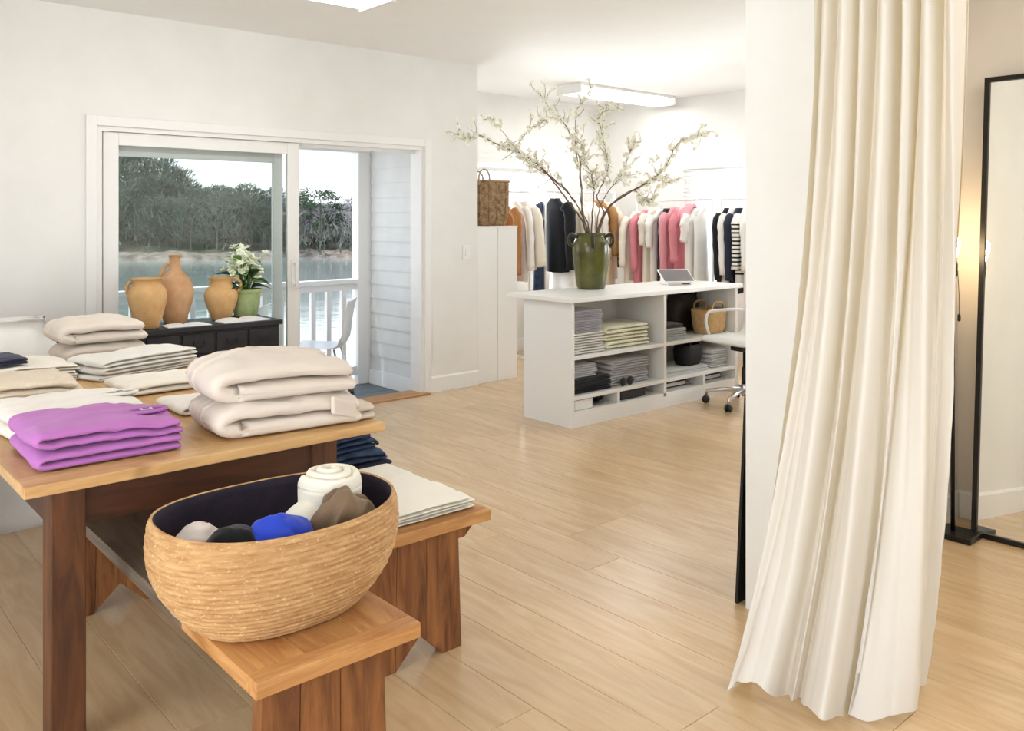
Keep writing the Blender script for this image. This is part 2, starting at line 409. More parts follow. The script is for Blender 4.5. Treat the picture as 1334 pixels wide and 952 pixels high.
# ceiling lights
M_DIFF = emit('light_diffuser', (1, 0.99, 0.97), 3.5)
def ceiling_light(cu, cv, label, L=1.5, W=0.33, power=9, color=(1, 0.98, 0.95)):
    t = thing('ceiling_light', label, 'light', (cu, cv, CH), 0, None)
    obj('housing', B(-L / 2, L / 2, -W / 2, W / 2, -0.03, 0), M_WHITE, t, bevel=0.004)
    bm = nbm(); pr = [(-W / 2 + 0.006, -0.03), (-W / 2 + 0.02, -0.075), (-W / 2 + 0.06, -0.095), (W / 2 - 0.06, -0.095), (W / 2 - 0.02, -0.075), (W / 2 - 0.006, -0.03)]
    prism(bm, [(p[0], p[1]) for p in pr], 'x', -L / 2 + 0.03, L / 2 - 0.03)
    obj('diffuser', bm, M_DIFF, t)
    for s in (-1, 1): obj('end_cap', B(s * L / 2 - 0.03 * (s > 0), s * L / 2 + 0.03 * (s < 0), -W / 2 + 0.002, W / 2 - 0.002, -0.098, -0.03), M_WHITE, t, bevel=0.004)
    d = bpy.data.lights.new('ceiling_lamp', 'AREA'); d.shape = 'RECTANGLE'; d.size = L - 0.1; d.size_y = W - 0.1; d.energy = power; d.color = color
    lo = bpy.data.objects.new('ceiling_lamp', d); COL.objects.link(lo); lo.parent = t; lo.location = (0, 0, -0.105)
ceiling_light(6.85, 6.1, 'long white wraparound ceiling light above the flowering branches')
ceiling_light(6.85, 3.85, 'white ceiling light half hidden behind the partition with the curtain')
ceiling_light(2.1, 4.31, 'white ceiling light cut off by the top edge of the photo', 1.3, 0.36)
ceiling_light(3.65, 0.3, 'added warm ceiling light inside the fitting room, out of view', 0.9, 0.33, 13, (1, 0.88, 0.72))  # unseen lamp, added to brighten the fitting room

# ------------------------------------------------------------------ balcony and the view
M_DECK = wood('deck_board', S(122, 132, 138), S(92, 102, 110), 'x', 0.6, 5.0, 0.08, False)
M_SIDING = varied('siding_paint', S(226, 226, 224), S(219, 219, 217), 5, 0.6)
deck = struct('deck', B(0.4, 4.4, 6.04, 6.98, -0.2, -0.075), M_DECK)
for i in range(8):
    a = 6.045 + i * 0.117; obj('deck_board', B(0.4, 4.30, a, a + 0.111, -0.075, -0.05), M_DECK, deck)
bw = struct('wall_balcony', B(4.26, 4.32, 6.04, 6.8, -0.05, 2.3), M_SIDING)
zz = 0.08; k = 0
while zz < 2.2:
    bm = nbm(); prism(bm, [(4.262, zz), (4.238, zz), (4.25, zz + 0.135), (4.262, zz + 0.135)], 'y', 6.045, 6.79)
    obj('siding_board', bm, M_SIDING, bw); zz += 0.13
obj('skirting', B(4.225, 4.262, 6.04, 6.79, -0.05, 0.08), M_TRIM, bw)
bc = struct('ceiling_balcony', B(0.4, 4.4, 6.04, 7.0, 2.3, 2.36), M_TRIM)
bf = struct('beam_balcony', B(0.4, 4.4, 6.80, 6.92, 2.05, 2.30), M_TRIM)
struct('post_balcony', B(4.12, 4.26, 6.80, 6.92, -0.05, 2.05), M_TRIM, bevel=0.005)
struct('post_balcony_west', B(0.4, 0.54, 6.80, 6.92, -0.05, 2.05), M_TRIM, bevel=0.005)
rl = thing('balcony_railing', 'white balcony railing with square balusters in front of the lake', 'railing', (0, 6.86, 0))
obj('top_rail', B(0.54, 4.12, -0.055, 0.055, 0.865, 0.905), M_TRIM, rl, bevel=0.004)
obj('rail', B(0.54, 4.12, -0.02, 0.02, 0.805, 0.865), M_TRIM, rl)
obj('rail', B(0.54, 4.12, -0.02, 0.02, 0.03, 0.11), M_TRIM, rl)
me = None
a = 0.65
while a < 4.08:
    if me is None:
        o = obj('baluster', B(-0.021, 0.021, -0.021, 0.021, 0.11, 0.805), M_TRIM, rl); me = o.data
    else: o = obj('baluster', me, M_TRIM, rl)
    o.location = (a, 0, 0); a += 0.152

def hillpt(r, Z, z): return Vector((r * Z * R1 + Z * R2, -r * Z * R2 + Z * R1, z))
WATER = -4.25
M_WATER = mat('lake_water', (0.36, 0.38, 0.34), 0.08)  # pale base puts the bright sky reflection into the colour
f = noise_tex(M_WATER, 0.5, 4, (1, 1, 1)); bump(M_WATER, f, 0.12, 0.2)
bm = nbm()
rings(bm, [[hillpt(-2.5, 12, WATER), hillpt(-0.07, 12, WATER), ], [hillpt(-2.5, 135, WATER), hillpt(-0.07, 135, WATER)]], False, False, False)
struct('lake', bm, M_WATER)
M_HILL = varied('hillside', S(112, 104, 88), S(74, 78, 64), 0.25, 0.95, lo=0.4, hi=0.6)
M_SHORE = varied('stony_shore', S(178, 160, 146), S(120, 108, 96), 0.8, 0.95)
sky_y = [(-900, 150), (118, 180), (150, 186), (190, 196), (225, 212), (250, 236), (270, 248), (300, 252), (345, 244), (380, 244), (400, 248), (440, 256), (475, 258), (700, 262), (1400, 240), (2600, 200)]
def interp(x, tab):
    for (a, b), (c, d) in zip(tab, tab[1:]):
        if x <= c: return b + (d - b) * (x - a) / (c - a)
    return tab[-1][1]
def shoreZ(r): return 116 + 5 * noise.noise((r * 9, 1.3, 0)) + (6 if r > -0.27 else 0)
def ridge(r):
    return EYE + (HZ - interp(667 + F * r, sky_y)) / F * 148 - 6.2
def ground(r, Z):
    z0 = shoreZ(r); t = min(1, max(0, (Z - z0) / 32.0))
    lo = WATER + 0.9
    if Z <= z0: return WATER - 0.4
    if Z < z0 + 3: return WATER - 0.4 + (Z - z0) / 3 * 1.3
    tt = t * t * (3 - 2 * t)
    return lo + (max(ridge(r), lo + 0.3) - lo) * tt + 0.5 * noise.noise((r * 40, Z * 0.2, 3))
bm = nbm(); L = []
for zi in (0, 1.5, 3, 6, 10, 15, 20, 26, 32, 45):
    L.append([hillpt(r, shoreZ(r) + zi, ground(r, shoreZ(r) + zi)) for r in [(-1.4 + i * 0.01) for i in range(132)]])
rings(bm, L, False, False, False)
hill = struct('hill', bm, M_HILL, smooth=True)
bm = nbm(); L = []
for zi, h in ((-1.0, -0.3), (0.2, 0.25), (1.6, 0.7), (3.2, 0.98)):
    L.append([hillpt(r, shoreZ(r) + zi + 0.5 * noise.noise((r * 60, zi, 1)), WATER + h + 0.25 * noise.noise((r * 90, zi, 5))) for r in [(-1.3 + i * 0.008) for i in range(151)]])
rings(bm, L, False, False, False)
struct('shore', bm, M_SHORE, hill)

M_TWIG = varied('bare_twigs', S(124, 126, 112), S(92, 100, 88), 0.3, 0.9, obj_random=True)
M_TWIGB = varied('hazed_mauve_twigs', S(188, 182, 180), S(158, 152, 150), 0.3, 0.9, obj_random=True)  # mauve twigs paled, bright haze put into the colour
M_TRUNK = varied('bark', S(128, 116, 106), S(100, 92, 84), 1.0, 0.95)
M_NEEDLE = varied('pine_needles', S(70, 92, 58), S(40, 62, 40), 0.5, 0.9, obj_random=True)
tree_rnd = random.Random(3)
def twig_crown(h, w, n, seed):
    r = random.Random(seed); bm = nbm()
    for i in range(n):
        zc = h * (0.18 + 0.82 * r.random() ** 0.8); k = math.sin(math.pi * min(1, 0.12 + 0.88 * (1 - (zc / h - 0.18) / 0.9)) * 0.62) * w
        a = r.uniform(0, 6.283); q = k * math.sqrt(r.random())
        p = Vector((q * math.cos(a), q * math.sin(a), zc)); d = Vector((math.cos(a) * 0.7 + r.gauss(0, .35), math.sin(a) * 0.7 + r.gauss(0, .35), r.uniform(.2, 1.3))).normalized()
        l = r.uniform(0.5, 1.2); s = d.orthogonal().normalized(); s.rotate(Matrix.Rotation(r.uniform(0, 6.28), 3, d)); s *= r.uniform(.04, .10)
        bm.faces.new([bm.verts.new(p - s), bm.verts.new(p + s), bm.verts.new(p + d * l)])
    return bm
def trunk_bm(h, r0, seed, forks=5):
    r = random.Random(seed); bm = nbm()
    tube(bm, [(0, 0, -0.5), (0.05, 0, h * 0.3), (0.1 * r.uniform(-1, 1), .1, h * 0.6), (0, 0, h * 0.92)], [r0, r0 * .8, r0 * .5, r0 * .1], 5)
    for i in range(forks):
        z = h * r.uniform(.25, .6); a = r.uniform(0, 6.28); q = h * r.uniform(.15, .28)
        tube(bm, [(0, 0, z), (q * .5 * math.cos(a), q * .5 * math.sin(a), z + q * .5), (q * math.cos(a), q * math.sin(a), z + q * 1.4)], [r0 * .5, r0 * .3, r0 * .08], 4)
    return bm
def tree_proto(label, group, m, h, w, n, seed):
    t = thing('bare_tree', label, 'tree', (0, 0, 0), 0, group)
    obj('trunk', trunk_bm(h, 0.09, seed), M_TRUNK, t); obj('twig_crown', twig_crown(h, w, n, seed), m, t)['kind'] = 'stuff'
    return t
LB1 = ('grey green leafless tree on the wooded hillside seen through the door glass', 'bare trees on the hillside')
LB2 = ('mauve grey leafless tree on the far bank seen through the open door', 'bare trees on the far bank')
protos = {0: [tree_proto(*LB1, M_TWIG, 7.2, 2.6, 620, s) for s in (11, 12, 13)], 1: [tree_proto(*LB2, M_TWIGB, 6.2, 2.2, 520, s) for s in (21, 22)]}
used = set()
def put_tree(kind, r, Z, s):
    p = tree_rnd.choice(protos[kind])
    c = p if p.name not in used else copy_tree(p)
    used.add(p.name)
    c.location = hillpt(r, Z, ground(r, Z)); c.rotation_euler = (0, 0, tree_rnd.uniform(0, 6.28)); c.scale = (s, s, s)
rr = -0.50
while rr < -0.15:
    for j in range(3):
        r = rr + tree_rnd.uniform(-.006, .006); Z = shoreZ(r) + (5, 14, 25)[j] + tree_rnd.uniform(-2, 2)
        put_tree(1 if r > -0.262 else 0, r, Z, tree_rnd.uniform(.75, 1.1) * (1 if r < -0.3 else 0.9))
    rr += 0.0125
# the rest of the woodland, too dense to count
bm = nbm(); r5 = random.Random(5)
for i in range(9000):
    r = r5.uniform(-0.9, -0.1); Z = shoreZ(r) + r5.uniform(4, 40)
    if r5.random() < 0.55: r = r5.uniform(-0.52, -0.14)
    g = ground(r, Z); p = hillpt(r, Z, g + r5.uniform(0, 5.2) * (1 if r < -0.33 else .8))
    d = Vector((r5.gauss(0, .5), r5.gauss(0, .5), 1)).normalized(); l = r5.uniform(.8, 2.2)
    s = d.orthogonal().normalized(); s.rotate(Matrix.Rotation(r5.uniform(0, 6.28), 3, d)); s *= r5.uniform(.08, .22)
    bm.faces.new([bm.verts.new(p - s), bm.verts.new(p + s), bm.verts.new(p + d * l)])
wd = obj('woodland', bm, M_TWIG); tag(wd, 'dense grey green woodland covering the hill across the lake', 'woodland', kind='stuff')
# pines standing on the point
def pine(x, ytop, Z, i, label):
    r = ray(x); g = ground(r, Z); top = EYE + (HZ - ytop) / F * Z; h = top - g
    t = thing('pine_tree', label, 'tree', hillpt(r, Z, g))
    bm = nbm(); tube(bm, [(0, 0, -.3), (.05, 0, h * .5), (0, 0, h * .98)], [.12, .09, .03], 6); rp = random.Random(100 + i)
    obj('trunk', bm, M_TRUNK, t)
    bm = nbm()
    for b in range(16):
        z = h * rp.uniform(.35, 1.0); a = rp.uniform(0, 6.28); q = (1.25 - z / h) * 1.9 * rp.uniform(.5, 1.1)
        c = Vector((q * math.cos(a), q * math.sin(a), z))
        for k in range(34):
            p = c + Vector((rp.gauss(0, .38), rp.gauss(0, .38), rp.gauss(0, .16))); d = Vector((rp.gauss(0, 1), rp.gauss(0, 1), rp.uniform(-.1, .8))).normalized()
            s = d.orthogonal().normalized() * rp.uniform(.06, .13)
            bm.faces.new([bm.verts.new(p - s), bm.verts.new(p + s), bm.verts.new(p + d * rp.uniform(.25, .5))])
    obj('needles', bm, M_NEEDLE, t)['kind'] = 'stuff'
for i, (x, y, Z, lb) in enumerate([(394, 246, 126, 'tall green pine beside the sliding door stile, first of the row on the point'), (405, 252, 128, 'slim green pine on the point, second of the row from the door stile'),
                                   (417, 248, 125, 'broad green pine on the point, third of the row from the door stile'), (427, 250, 127, 'tall green pine on the point, fourth of the row from the door stile'),
                                   (437, 256, 126, 'short green pine ending the row on the point'), (384, 252, 130, 'green pine glimpsed through the gap between the two door panels')]):
    pine(x, y, Z, i, lb)
# ------------------------------------------------------------------ folded textiles
def ribbon(bm, path, t, ys, sf, fn):
    """a thick sheet following a 2-D centre line (x, z), pushed along y with softened ends; fn bends the result"""
    n = len(path); P = [Vector((p[0], p[1])) for p in path]; out = []
    N = []
    for i in range(n):
        d = (P[min(i + 1, n - 1)] - P[max(i - 1, 0)]).normalized(); N.append(Vector((-d.y, d.x)))
    T = t if isinstance(t, list) else [t] * n
    for i in range(n): out.append((P[i], N[i] * T[i] / 2))
    d = (P[-1] - P[-2]).normalized()
    for a in (60, 0, -60):
        r = math.radians(a); out.append((P[-1], (d * math.cos(r) + N[-1] * math.sin(r)) * T[-1] / 2))
    for i in reversed(range(n)): out.append((P[i], -N[i] * T[i] / 2))
    d = (P[0] - P[1]).normalized()
    for a in (-60, 0, 60):
        r = math.radians(a); out.append((P[0], (d * math.cos(r) + N[0] * math.sin(r)) * T[0] / 2))
    loops = []
    for j, y in enumerate(ys):
        s = sf(y); loops.append([fn(Vector((c.x + o.x * s, y, c.y + o.y * s))) for c, o in out])
    return rings(bm, loops)
def soft_ys(d, n=22, extra=()):
    ys = sorted(set([round(v, 5) for v in ([-d / 2, -d / 2 + .0025, -d / 2 + .007, -d / 2 + .014] + [(-d / 2 + .02) + (d - .04) * i / n for i in range(n + 1)] + [d / 2 - .014, d / 2 - .007, d / 2 - .0025, d / 2] + list(extra))]))
    return ys
def fold_bm(w, d, h, units=2, seed=0, ribs=(), dome=0.0, wav=0.006, jit=0.012, gap=0.93, flare=0.0, lean=0.0, rib_amp=0.16):
    bm = nbm(); r = random.Random(seed); hu = h / units
    extra = [y for q in ribs for y in (q - .006, q - .003, q, q + .003, q + .006)]
    ys = soft_ys(d, 22, extra)
    def sf(y):
        k = min(1.0, abs(2 * y / d)); s = (1 - k ** 9) ** 0.45 if k < 1 else 0.0
        s = max(s, 0.16)
        for q in ribs: s *= 1 + rib_amp * math.exp(-((y - q) / .0032) ** 2)
        return s
    for k in range(units):
        z0 = k * hu; t = hu / 2 * gap; ra = hu / 4
        xl = -w / 2 + r.uniform(0, jit) + lean * k; xr = w / 2 - r.uniform(0, jit) + lean * k
        xr2 = xr - r.uniform(0, jit * 1.2)
        pth = [(xr + (xl + ra - xr) * i / 14, z0 + hu * .25) for i in range(14)]
        pth += [(xl + ra * 2 - math.sin(math.pi * i / 8) * ra * 2 + (-ra * 0) if False else xl + ra * 2.2 - math.sin(math.pi * i / 8) * ra * 2.2 + ra * 0.0, z0 + hu / 2 - math.cos(math.pi * i / 8) * ra) for i in range(9)]
        pth = [p for p in pth if not (p[1] == z0 + hu * .25 and p[0] < xl + ra * 2.2 - 1e-6 and p[0] != pth[14][0])] if False else pth
        pth += [(xl + ra * 2.2 + (xr2 - xl - ra * 2.2) * i / 14, z0 + hu * .75) for i in range(1, 15)]
        yo, sk = r.uniform(-jit, jit) * .5, r.uniform(-.02, .02)
        def fn(p, k=k, yo=yo, sk=sk):
            x, y, z = p; q = (1 - (2 * x / w) ** 2) * (1 - (2 * y / d) ** 2)
            f = max(0.0, z / h)
            z2 = z + dome * max(q, 0) * f + f * wav * (nz(x * 7, y * 7, k * .7, seed) + .5 * nz(x * 19, y * 15, k, seed + 3)) - f * wav * .9 * max(0, .16 - abs(nz(x * 5 + y * 3, y * 6 - x * 2, k + 5, seed + 8))) * 5
            if flare: z2 -= f * flare * max(0, (x + w * .1) / w) ** 2
            return Vector((x + .006 * nz(y * 9, z * 30, 1, seed) + sk * y, y + yo + .007 * nz(x * 8, z * 40, 2, seed), max(z2, 0.0012)))
        ribbon(bm, pth, t, ys, sf, fn)
    return bm
def folded(name, label, cat, c0, rz, w, d, h, m, group=None, sub=0, **k):
    """a folded garment whose front-left bottom corner stands at c0"""
    ca, sa = math.cos(rz), math.sin(rz)
    loc = Vector((c0[0] + ca * w / 2 - sa * d / 2, c0[1] + sa * w / 2 + ca * d / 2, c0[2]))
    o = obj(name, fold_bm(w, d, h, **k), m, None, True, loc, (0, 0, rz), subsurf=sub)
    return tag(o, label, cat, group)

# ------------------------------------------------------------------ the long pine table
TZ, TX0, TX1, TY0, TY1 = 0.76, 0.53, 1.643, 2.535, 4.75
tb = thing('dining_table', 'long pine table with dark reclaimed legs carrying folded sweaters', 'table', (0, 0, 0))
n = 6; wv = (TX1 - TX0) / n
for i in range(n):
    obj('plank', B(TX0 + i * wv + .0004, TX0 + (i + 1) * wv - .0004, TY0 + 0.11, TY1, TZ - .03, TZ), M_TABLETOP, tb, bevel=0.0015)
obj('end_board', B(TX0, TX1, TY0, TY0 + 0.1095, TZ - .031, TZ + .0003), M_TABLEEND, tb, bevel=0.003)
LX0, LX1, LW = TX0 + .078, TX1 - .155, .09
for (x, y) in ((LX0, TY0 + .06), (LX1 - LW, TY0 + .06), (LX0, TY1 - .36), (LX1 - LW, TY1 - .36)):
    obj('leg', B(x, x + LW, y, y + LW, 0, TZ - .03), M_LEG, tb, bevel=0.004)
obj('apron', B(LX0 + LW, LX1 - LW, TY0 + .075, TY0 + .105, TZ - .15, TZ - .031), M_APRON, tb)
obj('apron', B(LX0 + LW, LX1 - LW, TY1 - .33, TY1 - .30, TZ - .15, TZ - .031), M_APRON, tb)
for x in (LX0 + .01, LX1 - .04):
    obj('apron', B(x, x + .03, TY0 + .06 + LW, TY1 - .36, TZ - .15, TZ - .031), M_APRON, tb)

def bench(label, x0, x1, y0, y1, h, legx, end_fresh, main, leg_in):
    t = thing('bench', label, 'bench', (0, 0, 0))
    n = 3; w = (x1 - x0) / n; th = .038; ye = y0 + end_fresh
    for i in range(n):
        a, b = x0 + i * w + .0005, x0 + (i + 1) * w - .0005
        obj('plank', B(a, b, ye + .001, y1, h - th, h), main, t, bevel=0.002)
        if end_fresh > .12: obj('plank', B(a, b, y0 + .055, ye - .001, h - th, h), M_BENCHTOP, t, bevel=0.002)
    obj('end_board', B(x0, x1, y0, y0 + .0545 if end_fresh > .12 else ye, h - th, h + .0004), M_BENCHEND, t, bevel=0.003)
    for yl in (y0 + leg_in, y1 - .30):
        a, b = legx; m = a + (b - a) * .55; s = .012
        cuts = [a + (b - a) * q for q in (0, .3, .62, 1)]; zt = h - th; apex = .09; fl, fr = m - .088, m + .088
        def und(x):                                   # underside: two feet and an inverted V between them
            if x <= fl or x >= fr: return 0
            return apex * (1 - abs(x - m) / .088)
        for i in range(3):
            l, r = cuts[i] + .0006, cuts[i + 1] - .0006
            xs = sorted(set([l, r] + [q for q in (fl, m, fr) if l < q < r]))
            sl = lambda x, z: x + (x - m) * .09 * (1 - z / zt)
            lowp = [(sl(x, 0), und(x)) for x in xs]
            pts = lowp + [(r, zt), (l, zt)]
            bm = nbm(); prism(bm, pts, 'y', yl, yl + .042)
            obj('leg_board', bm, M_BENCHLEG, t, bevel=0.002)
        for s in (1,):                                # chamfered cleat behind the leg panel
            yy = yl + .043
            bm = nbm(); c = .035
            prism(bm, [(x0 + .03, zt), (x1 - .03, zt), (x1 - .03, zt - .03), (x1 - .03 - c, zt - .062), (x0 + .03 + c, zt - .062), (x0 + .03, zt - .03)], 'y', yy, yy + .034)
            obj('cleat', bm, M_BENCHLEG, t, bevel=0.002)
    bm = nbm(); box(bm, legx[0] * .5 + legx[1] * .5 - .02, legx[0] * .5 + legx[1] * .5 + .02, y0 + .16, y1 - .34, h - th - .075, h - th - .001)
    obj('stretcher', bm, M_BENCHLEG, t)
    return t
BH = 0.45
bench('wooden bench with weathered grey planks and the straw basket on it', 0.824, 1.262, 1.785, 3.72, BH, (.86, 1.185), .44, M_BENCHGREY, .05)
bench('warm wooden bench carrying folded white cloth and blue jeans', 1.46, 1.936, 2.315, 4.2, BH, (1.455, 1.81), .10, M_BENCHTOP, .025)

# ------------------------------------------------------------------ folded clothes on the table
T = TZ + .0006
PURPLE = cloth(186, 116, 187); OFF = cloth(236, 230, 222); BEIGE = cloth(222, 210, 198); CREAM = cloth(238, 231, 218); WHITE = cloth(240, 238, 234)
OAT = cloth(226, 210, 188, 0.9); NAVY = cloth(34, 36, 62); GREYW = cloth(228, 225, 218)
def collar_and_label(o, x, y, m, dark):
    near = [v.co.z for v in o.data.vertices if (v.co.x - x) ** 2 + ((v.co.y - y) * 1.6) ** 2 < .055 ** 2]
    z = max(near) - .004
    bm = nbm(); tube(bm, [(x + .058 * math.cos(a), y + .030 * math.sin(a), z + .004) for a in [math.pi * 2 * i / 20 for i in range(20)]] + [(x + .058, y, z + .004)], .006, 6)
    obj('collar', bm, m, o, True)
    bm = nbm(); lathe(bm, [(.056, z - .004), (.054, z + .0045), (.004, z + .005)], 20, x, y, 1, .5, cap0=True); obj('neck_shade', bm, dark, o, True)  # darker disc stands in for shade inside the neck
    bm = nbm(); box(bm, x - .018, x + .018, y - .002, y + .018, z + .0052, z + .008); obj('neck_label', bm, cloth(205, 205, 208), o)
    bm = nbm(); box(bm, x - .010, x + .010, y + .004, y + .012, z + .0082, z + .009); obj('label_print', bm, cloth(50, 50, 56), o)
p = at_h(42, 619, T); q = at_h(241, 584, T)
o = folded('sweatshirt', 'purple sweatshirt folded at the near corner of the pine table', 'sweatshirt', p, math.atan2(q.y - p.y, q.x - p.x), .425, .36, .105, PURPLE, units=2, seed=2, ribs=(), wav=.010, jit=.02, flare=.035, dome=.012)
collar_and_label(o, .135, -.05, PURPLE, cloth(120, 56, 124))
o = folded('sweatshirt', 'off-white sweatshirt with dark neck label folded behind the purple one', 'sweatshirt', (.60, 3.06, T), .02, .44, .30, .088, OFF, units=2, seed=4, wav=.009, jit=.02, flare=.03, dome=.012)
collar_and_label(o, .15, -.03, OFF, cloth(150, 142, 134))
folded('cardigan', 'chunky oatmeal knit cardigan behind the off-white sweatshirt', 'cardigan', (.50, 3.47, T), .0, .44, .34, .115, OAT, units=2, seed=6, wav=.012, jit=.03, flare=.03, dome=.012)
folded('shirt', 'cream folded shirt under the navy garment near the linen sofa', 'shirt', (.72, 4.03, T), .05, .36, .34, .08, CREAM, units=3, seed=8, wav=.008, jit=.03, flare=.02)
folded('sweater', 'navy garment lying on the cream shirt at the edge of the photo', 'sweater', (.62, 4.06, T + .088), .05, .25, .26, .03, NAVY, units=1, seed=9, wav=.006, flare=.02)
g6 = 'beige sweaters in the pile by the linen sofa'
folded('sweater', 'lower beige sweater in the two-high pile next to the linen sofa', 'sweater', (1.09, 4.37, T), .0, .36, .31, .098, BEIGE, g6, units=1, seed=10, ribs=(.0, .03, .06), dome=.012, wav=.008)
folded('sweater', 'upper beige sweater in the two-high pile next to the linen sofa', 'sweater', (1.07, 4.37, T + .105), .0, .38, .31, .105, BEIGE, g6, units=1, seed=11, ribs=(.03,), dome=.02, wav=.01, flare=.035)
p = at_h(133, 498, T); q = at_h(266, 474, T)
rz = math.atan2(q.y - p.y, q.x - p.x)
folded('sweater', 'thin white garment underneath the light grey sweater in front of the sofa pile', 'sweater', (p.x - .015, p.y - .005, T), rz, .50, .27, .022, WHITE, units=1, seed=13, wav=.003)
folded('sweater', 'light grey flat-folded sweater in front of the beige sofa pile', 'sweater', (p.x, p.y, T + .024), rz, .50, .26, .068, GREYW, units=2, seed=12, wav=.007, jit=.012, flare=.012)
folded('top', 'flat cream top folded between the grey sweater and the large beige pile', 'top', (1.10, 3.52, T), .03, .44, .27, .048, CREAM, units=1, seed=14, wav=.008, flare=.012, dome=.008)
folded('top', 'small white folded top poking out behind the large beige pile', 'top', (1.13, 3.06, T), .02, .44, .26, .036, OFF, units=1, seed=15, wav=.006)
g10 = 'large beige sweaters at the front table edge'
p = at_h(288, 578, T); q = at_h(462, 556, T); rz = math.atan2(q.y - p.y, q.x - p.x) * .6
lo = folded('sweater', 'lower beige sweater of the large pile at the front table edge', 'sweater', (p.x, p.y, T), rz, .47, .35, .112, BEIGE, g10, units=1, seed=16, ribs=(-.02, .02, .05, .08, .11), wav=.013, dome=.01, flare=.05, rib_amp=.26)
folded('sweater', 'upper beige sweater of the large pile at the front table edge', 'sweater', (p.x - .005, p.y + .02, T + .108), rz, .47, .35, .122, BEIGE, g10, units=1, seed=17, ribs=(.03, .10), wav=.012, dome=.026, flare=.07, rib_amp=.26)
bm = nbm(); ys = soft_ys(.10, 10)
def cuff_fn(v): return Vector((.02 + v.y * .95 + .003 * math.sin(v.x * 160), -.178 + v.x * .35 - v.y * .15 - .004, .045 + v.z - .42 * v.y + .12 * v.x))
def rib_fn(v): return cuff_fn(v)
ribbon(bm, [(-.045 + .09 * i / 24, 0) for i in range(25)], [.022 + .003 * (i % 2) for i in range(25)], ys, lambda y: max(.2, (1 - abs(20 * y) ** 6) ** .4) * (1.25 if abs(y + .042) < .006 else 1), lambda v: Vector((.175 + v.y, -.176 + .01 * math.sin(v.y * 30), .062 + v.x * .55 - .35 * (v.y) )) + Vector((0, v.z, 0)))
obj('cuff', bm, BEIGE, lo, True)
folded('sweater', 'small beige sleeve-like knit at the right table corner', 'sweater', (1.545, 2.60, T), .0, .10, .30, .055, cloth(214, 200, 184, 0.5), units=1, seed=18, wav=.006)
DENIM = varied('denim', S(58, 78, 108), S(34, 48, 74), 18, 0.85, 0.3, 0.002)
DDENIM = varied('dark_denim', S(38, 46, 66), S(24, 28, 42), 18, 0.85, 0.3, 0.002)
folded('jeans', 'dark denim folded on the beige knit at the right table corner', 'jeans', (1.55, 2.72, T + .057), .0, .09, .17, .026, DDENIM, units=1, seed=19, wav=.005)
gj = 'jeans stacked on the bench'
for k, lb in enumerate(('bottom pair of blue jeans in the stack on the bench', 'second pair of blue jeans from the bottom of the bench stack', 'third pair of blue jeans from the bottom of the bench stack', 'topmost pair of blue jeans in the stack on the bench')):
    o = folded('jeans', lb, 'jeans', (1.50 + .008 * (k % 2), 2.93 + .01 * k, BH + .001 + k * .044), .03 * (k - 1), .43 - .02 * k, .32, .041, DENIM if k != 0 else DDENIM, gj, units=1, seed=30 + k, wav=.012, jit=.03)
    bm = nbm()
    tube(bm, smooth_path([(.19, -.155, .02), (.205, -.08, .024), (.2, 0, .02), (.205, .1, .026), (.195, .155, .02)], 4), .007, 6); obj('waistband', bm, DDENIM, o, True)
folded('tablecloth', 'folded white cloth lying at the end of the warm wooden bench', 'cloth', (1.475, 2.355, BH + .001), .0, .435, .52, .052, cloth(238, 233, 220), units=2, seed=20, wav=.008, jit=.02)

# ------------------------------------------------------------------ straw basket and its throws
BX, BY = 1.03, 2.10
def straw_mat():
    m = mat('coiled_straw', S(200, 160, 108), 0.75, 0, 0.25)
    n = m.node_tree.nodes; l = m.node_tree.links
    f = noise_tex(m, 14, 4, (1, 1, 7), 0.7); f2 = noise_tex(m, 110, 2, (1, 1, 1.6), 0.5)
    c = mix_col(m, S(202, 163, 114), S(168, 122, 78), ramp(m, f, .38, .66))
    mx = n.new('ShaderNodeMix'); mx.data_type = 'RGBA'; mx.inputs[7].default_value = (*S(222, 190, 146), 1)
    l.new(c, mx.inputs[6]); l.new(ramp(m, f2, .6, .75), mx.inputs[0]); l.new(mx.outputs[2], n['Principled BSDF'].inputs['Base Color'])
    bump(m, f2, 0.4, 0.004); return m
M_STRAW = straw_mat()
M_LINING = varied('dark_lining', S(46, 36, 48), S(36, 30, 44), 30, 0.9, 0.2, 0.003)
bk = thing('straw_basket', 'oval coiled straw basket with dark lining on the weathered bench', 'basket', (BX, BY, BH + .002))
prof = [(0, .66), (.02, .74), (.05, .83), (.09, .92), (.13, .98), (.17, 1.01), (.21, 1.015), (.245, 1.0), (.26, .99)]
def bprof(z):
    for (a, b), (c, d) in zip(prof, prof[1:]):
        if z <= c: return b + (d - b) * (z - a) / (c - a)
    return prof[-1][1]
AX, AY, HB, SG = .318, .240, .262, 96
def bring(z, inset, ridge=True, k=0):
    L = []
    for i in range(SG):
        a = 2 * math.pi * i / SG; s = bprof(min(z, .26)) ; rid = (.0026 * math.sin(2 * math.pi * z / .0125) + .0009 * math.sin(a * 70 + (int(z / .0125) % 2) * math.pi)) if ridge else 0
        e = 1 / (abs(math.cos(a)) ** 2.3 + abs(math.sin(a)) ** 2.3) ** (1 / 2.3)
        L.append(((AX * s - inset + rid) * math.cos(a) * e, (AY * s - inset + rid) * math.sin(a) * e, z + .012 * (z / HB) * math.cos(a) ** 2))
    return L
bm = nbm(); L = [bring(.0, .015)] + [bring(HB * i / 84, 0) for i in range(1, 85)] + [bring(HB + .004, .004, False), bring(HB + .002, .009, False)]
rings(bm, L, True, True, False); obj('woven_body', bm, M_STRAW, bk, True)
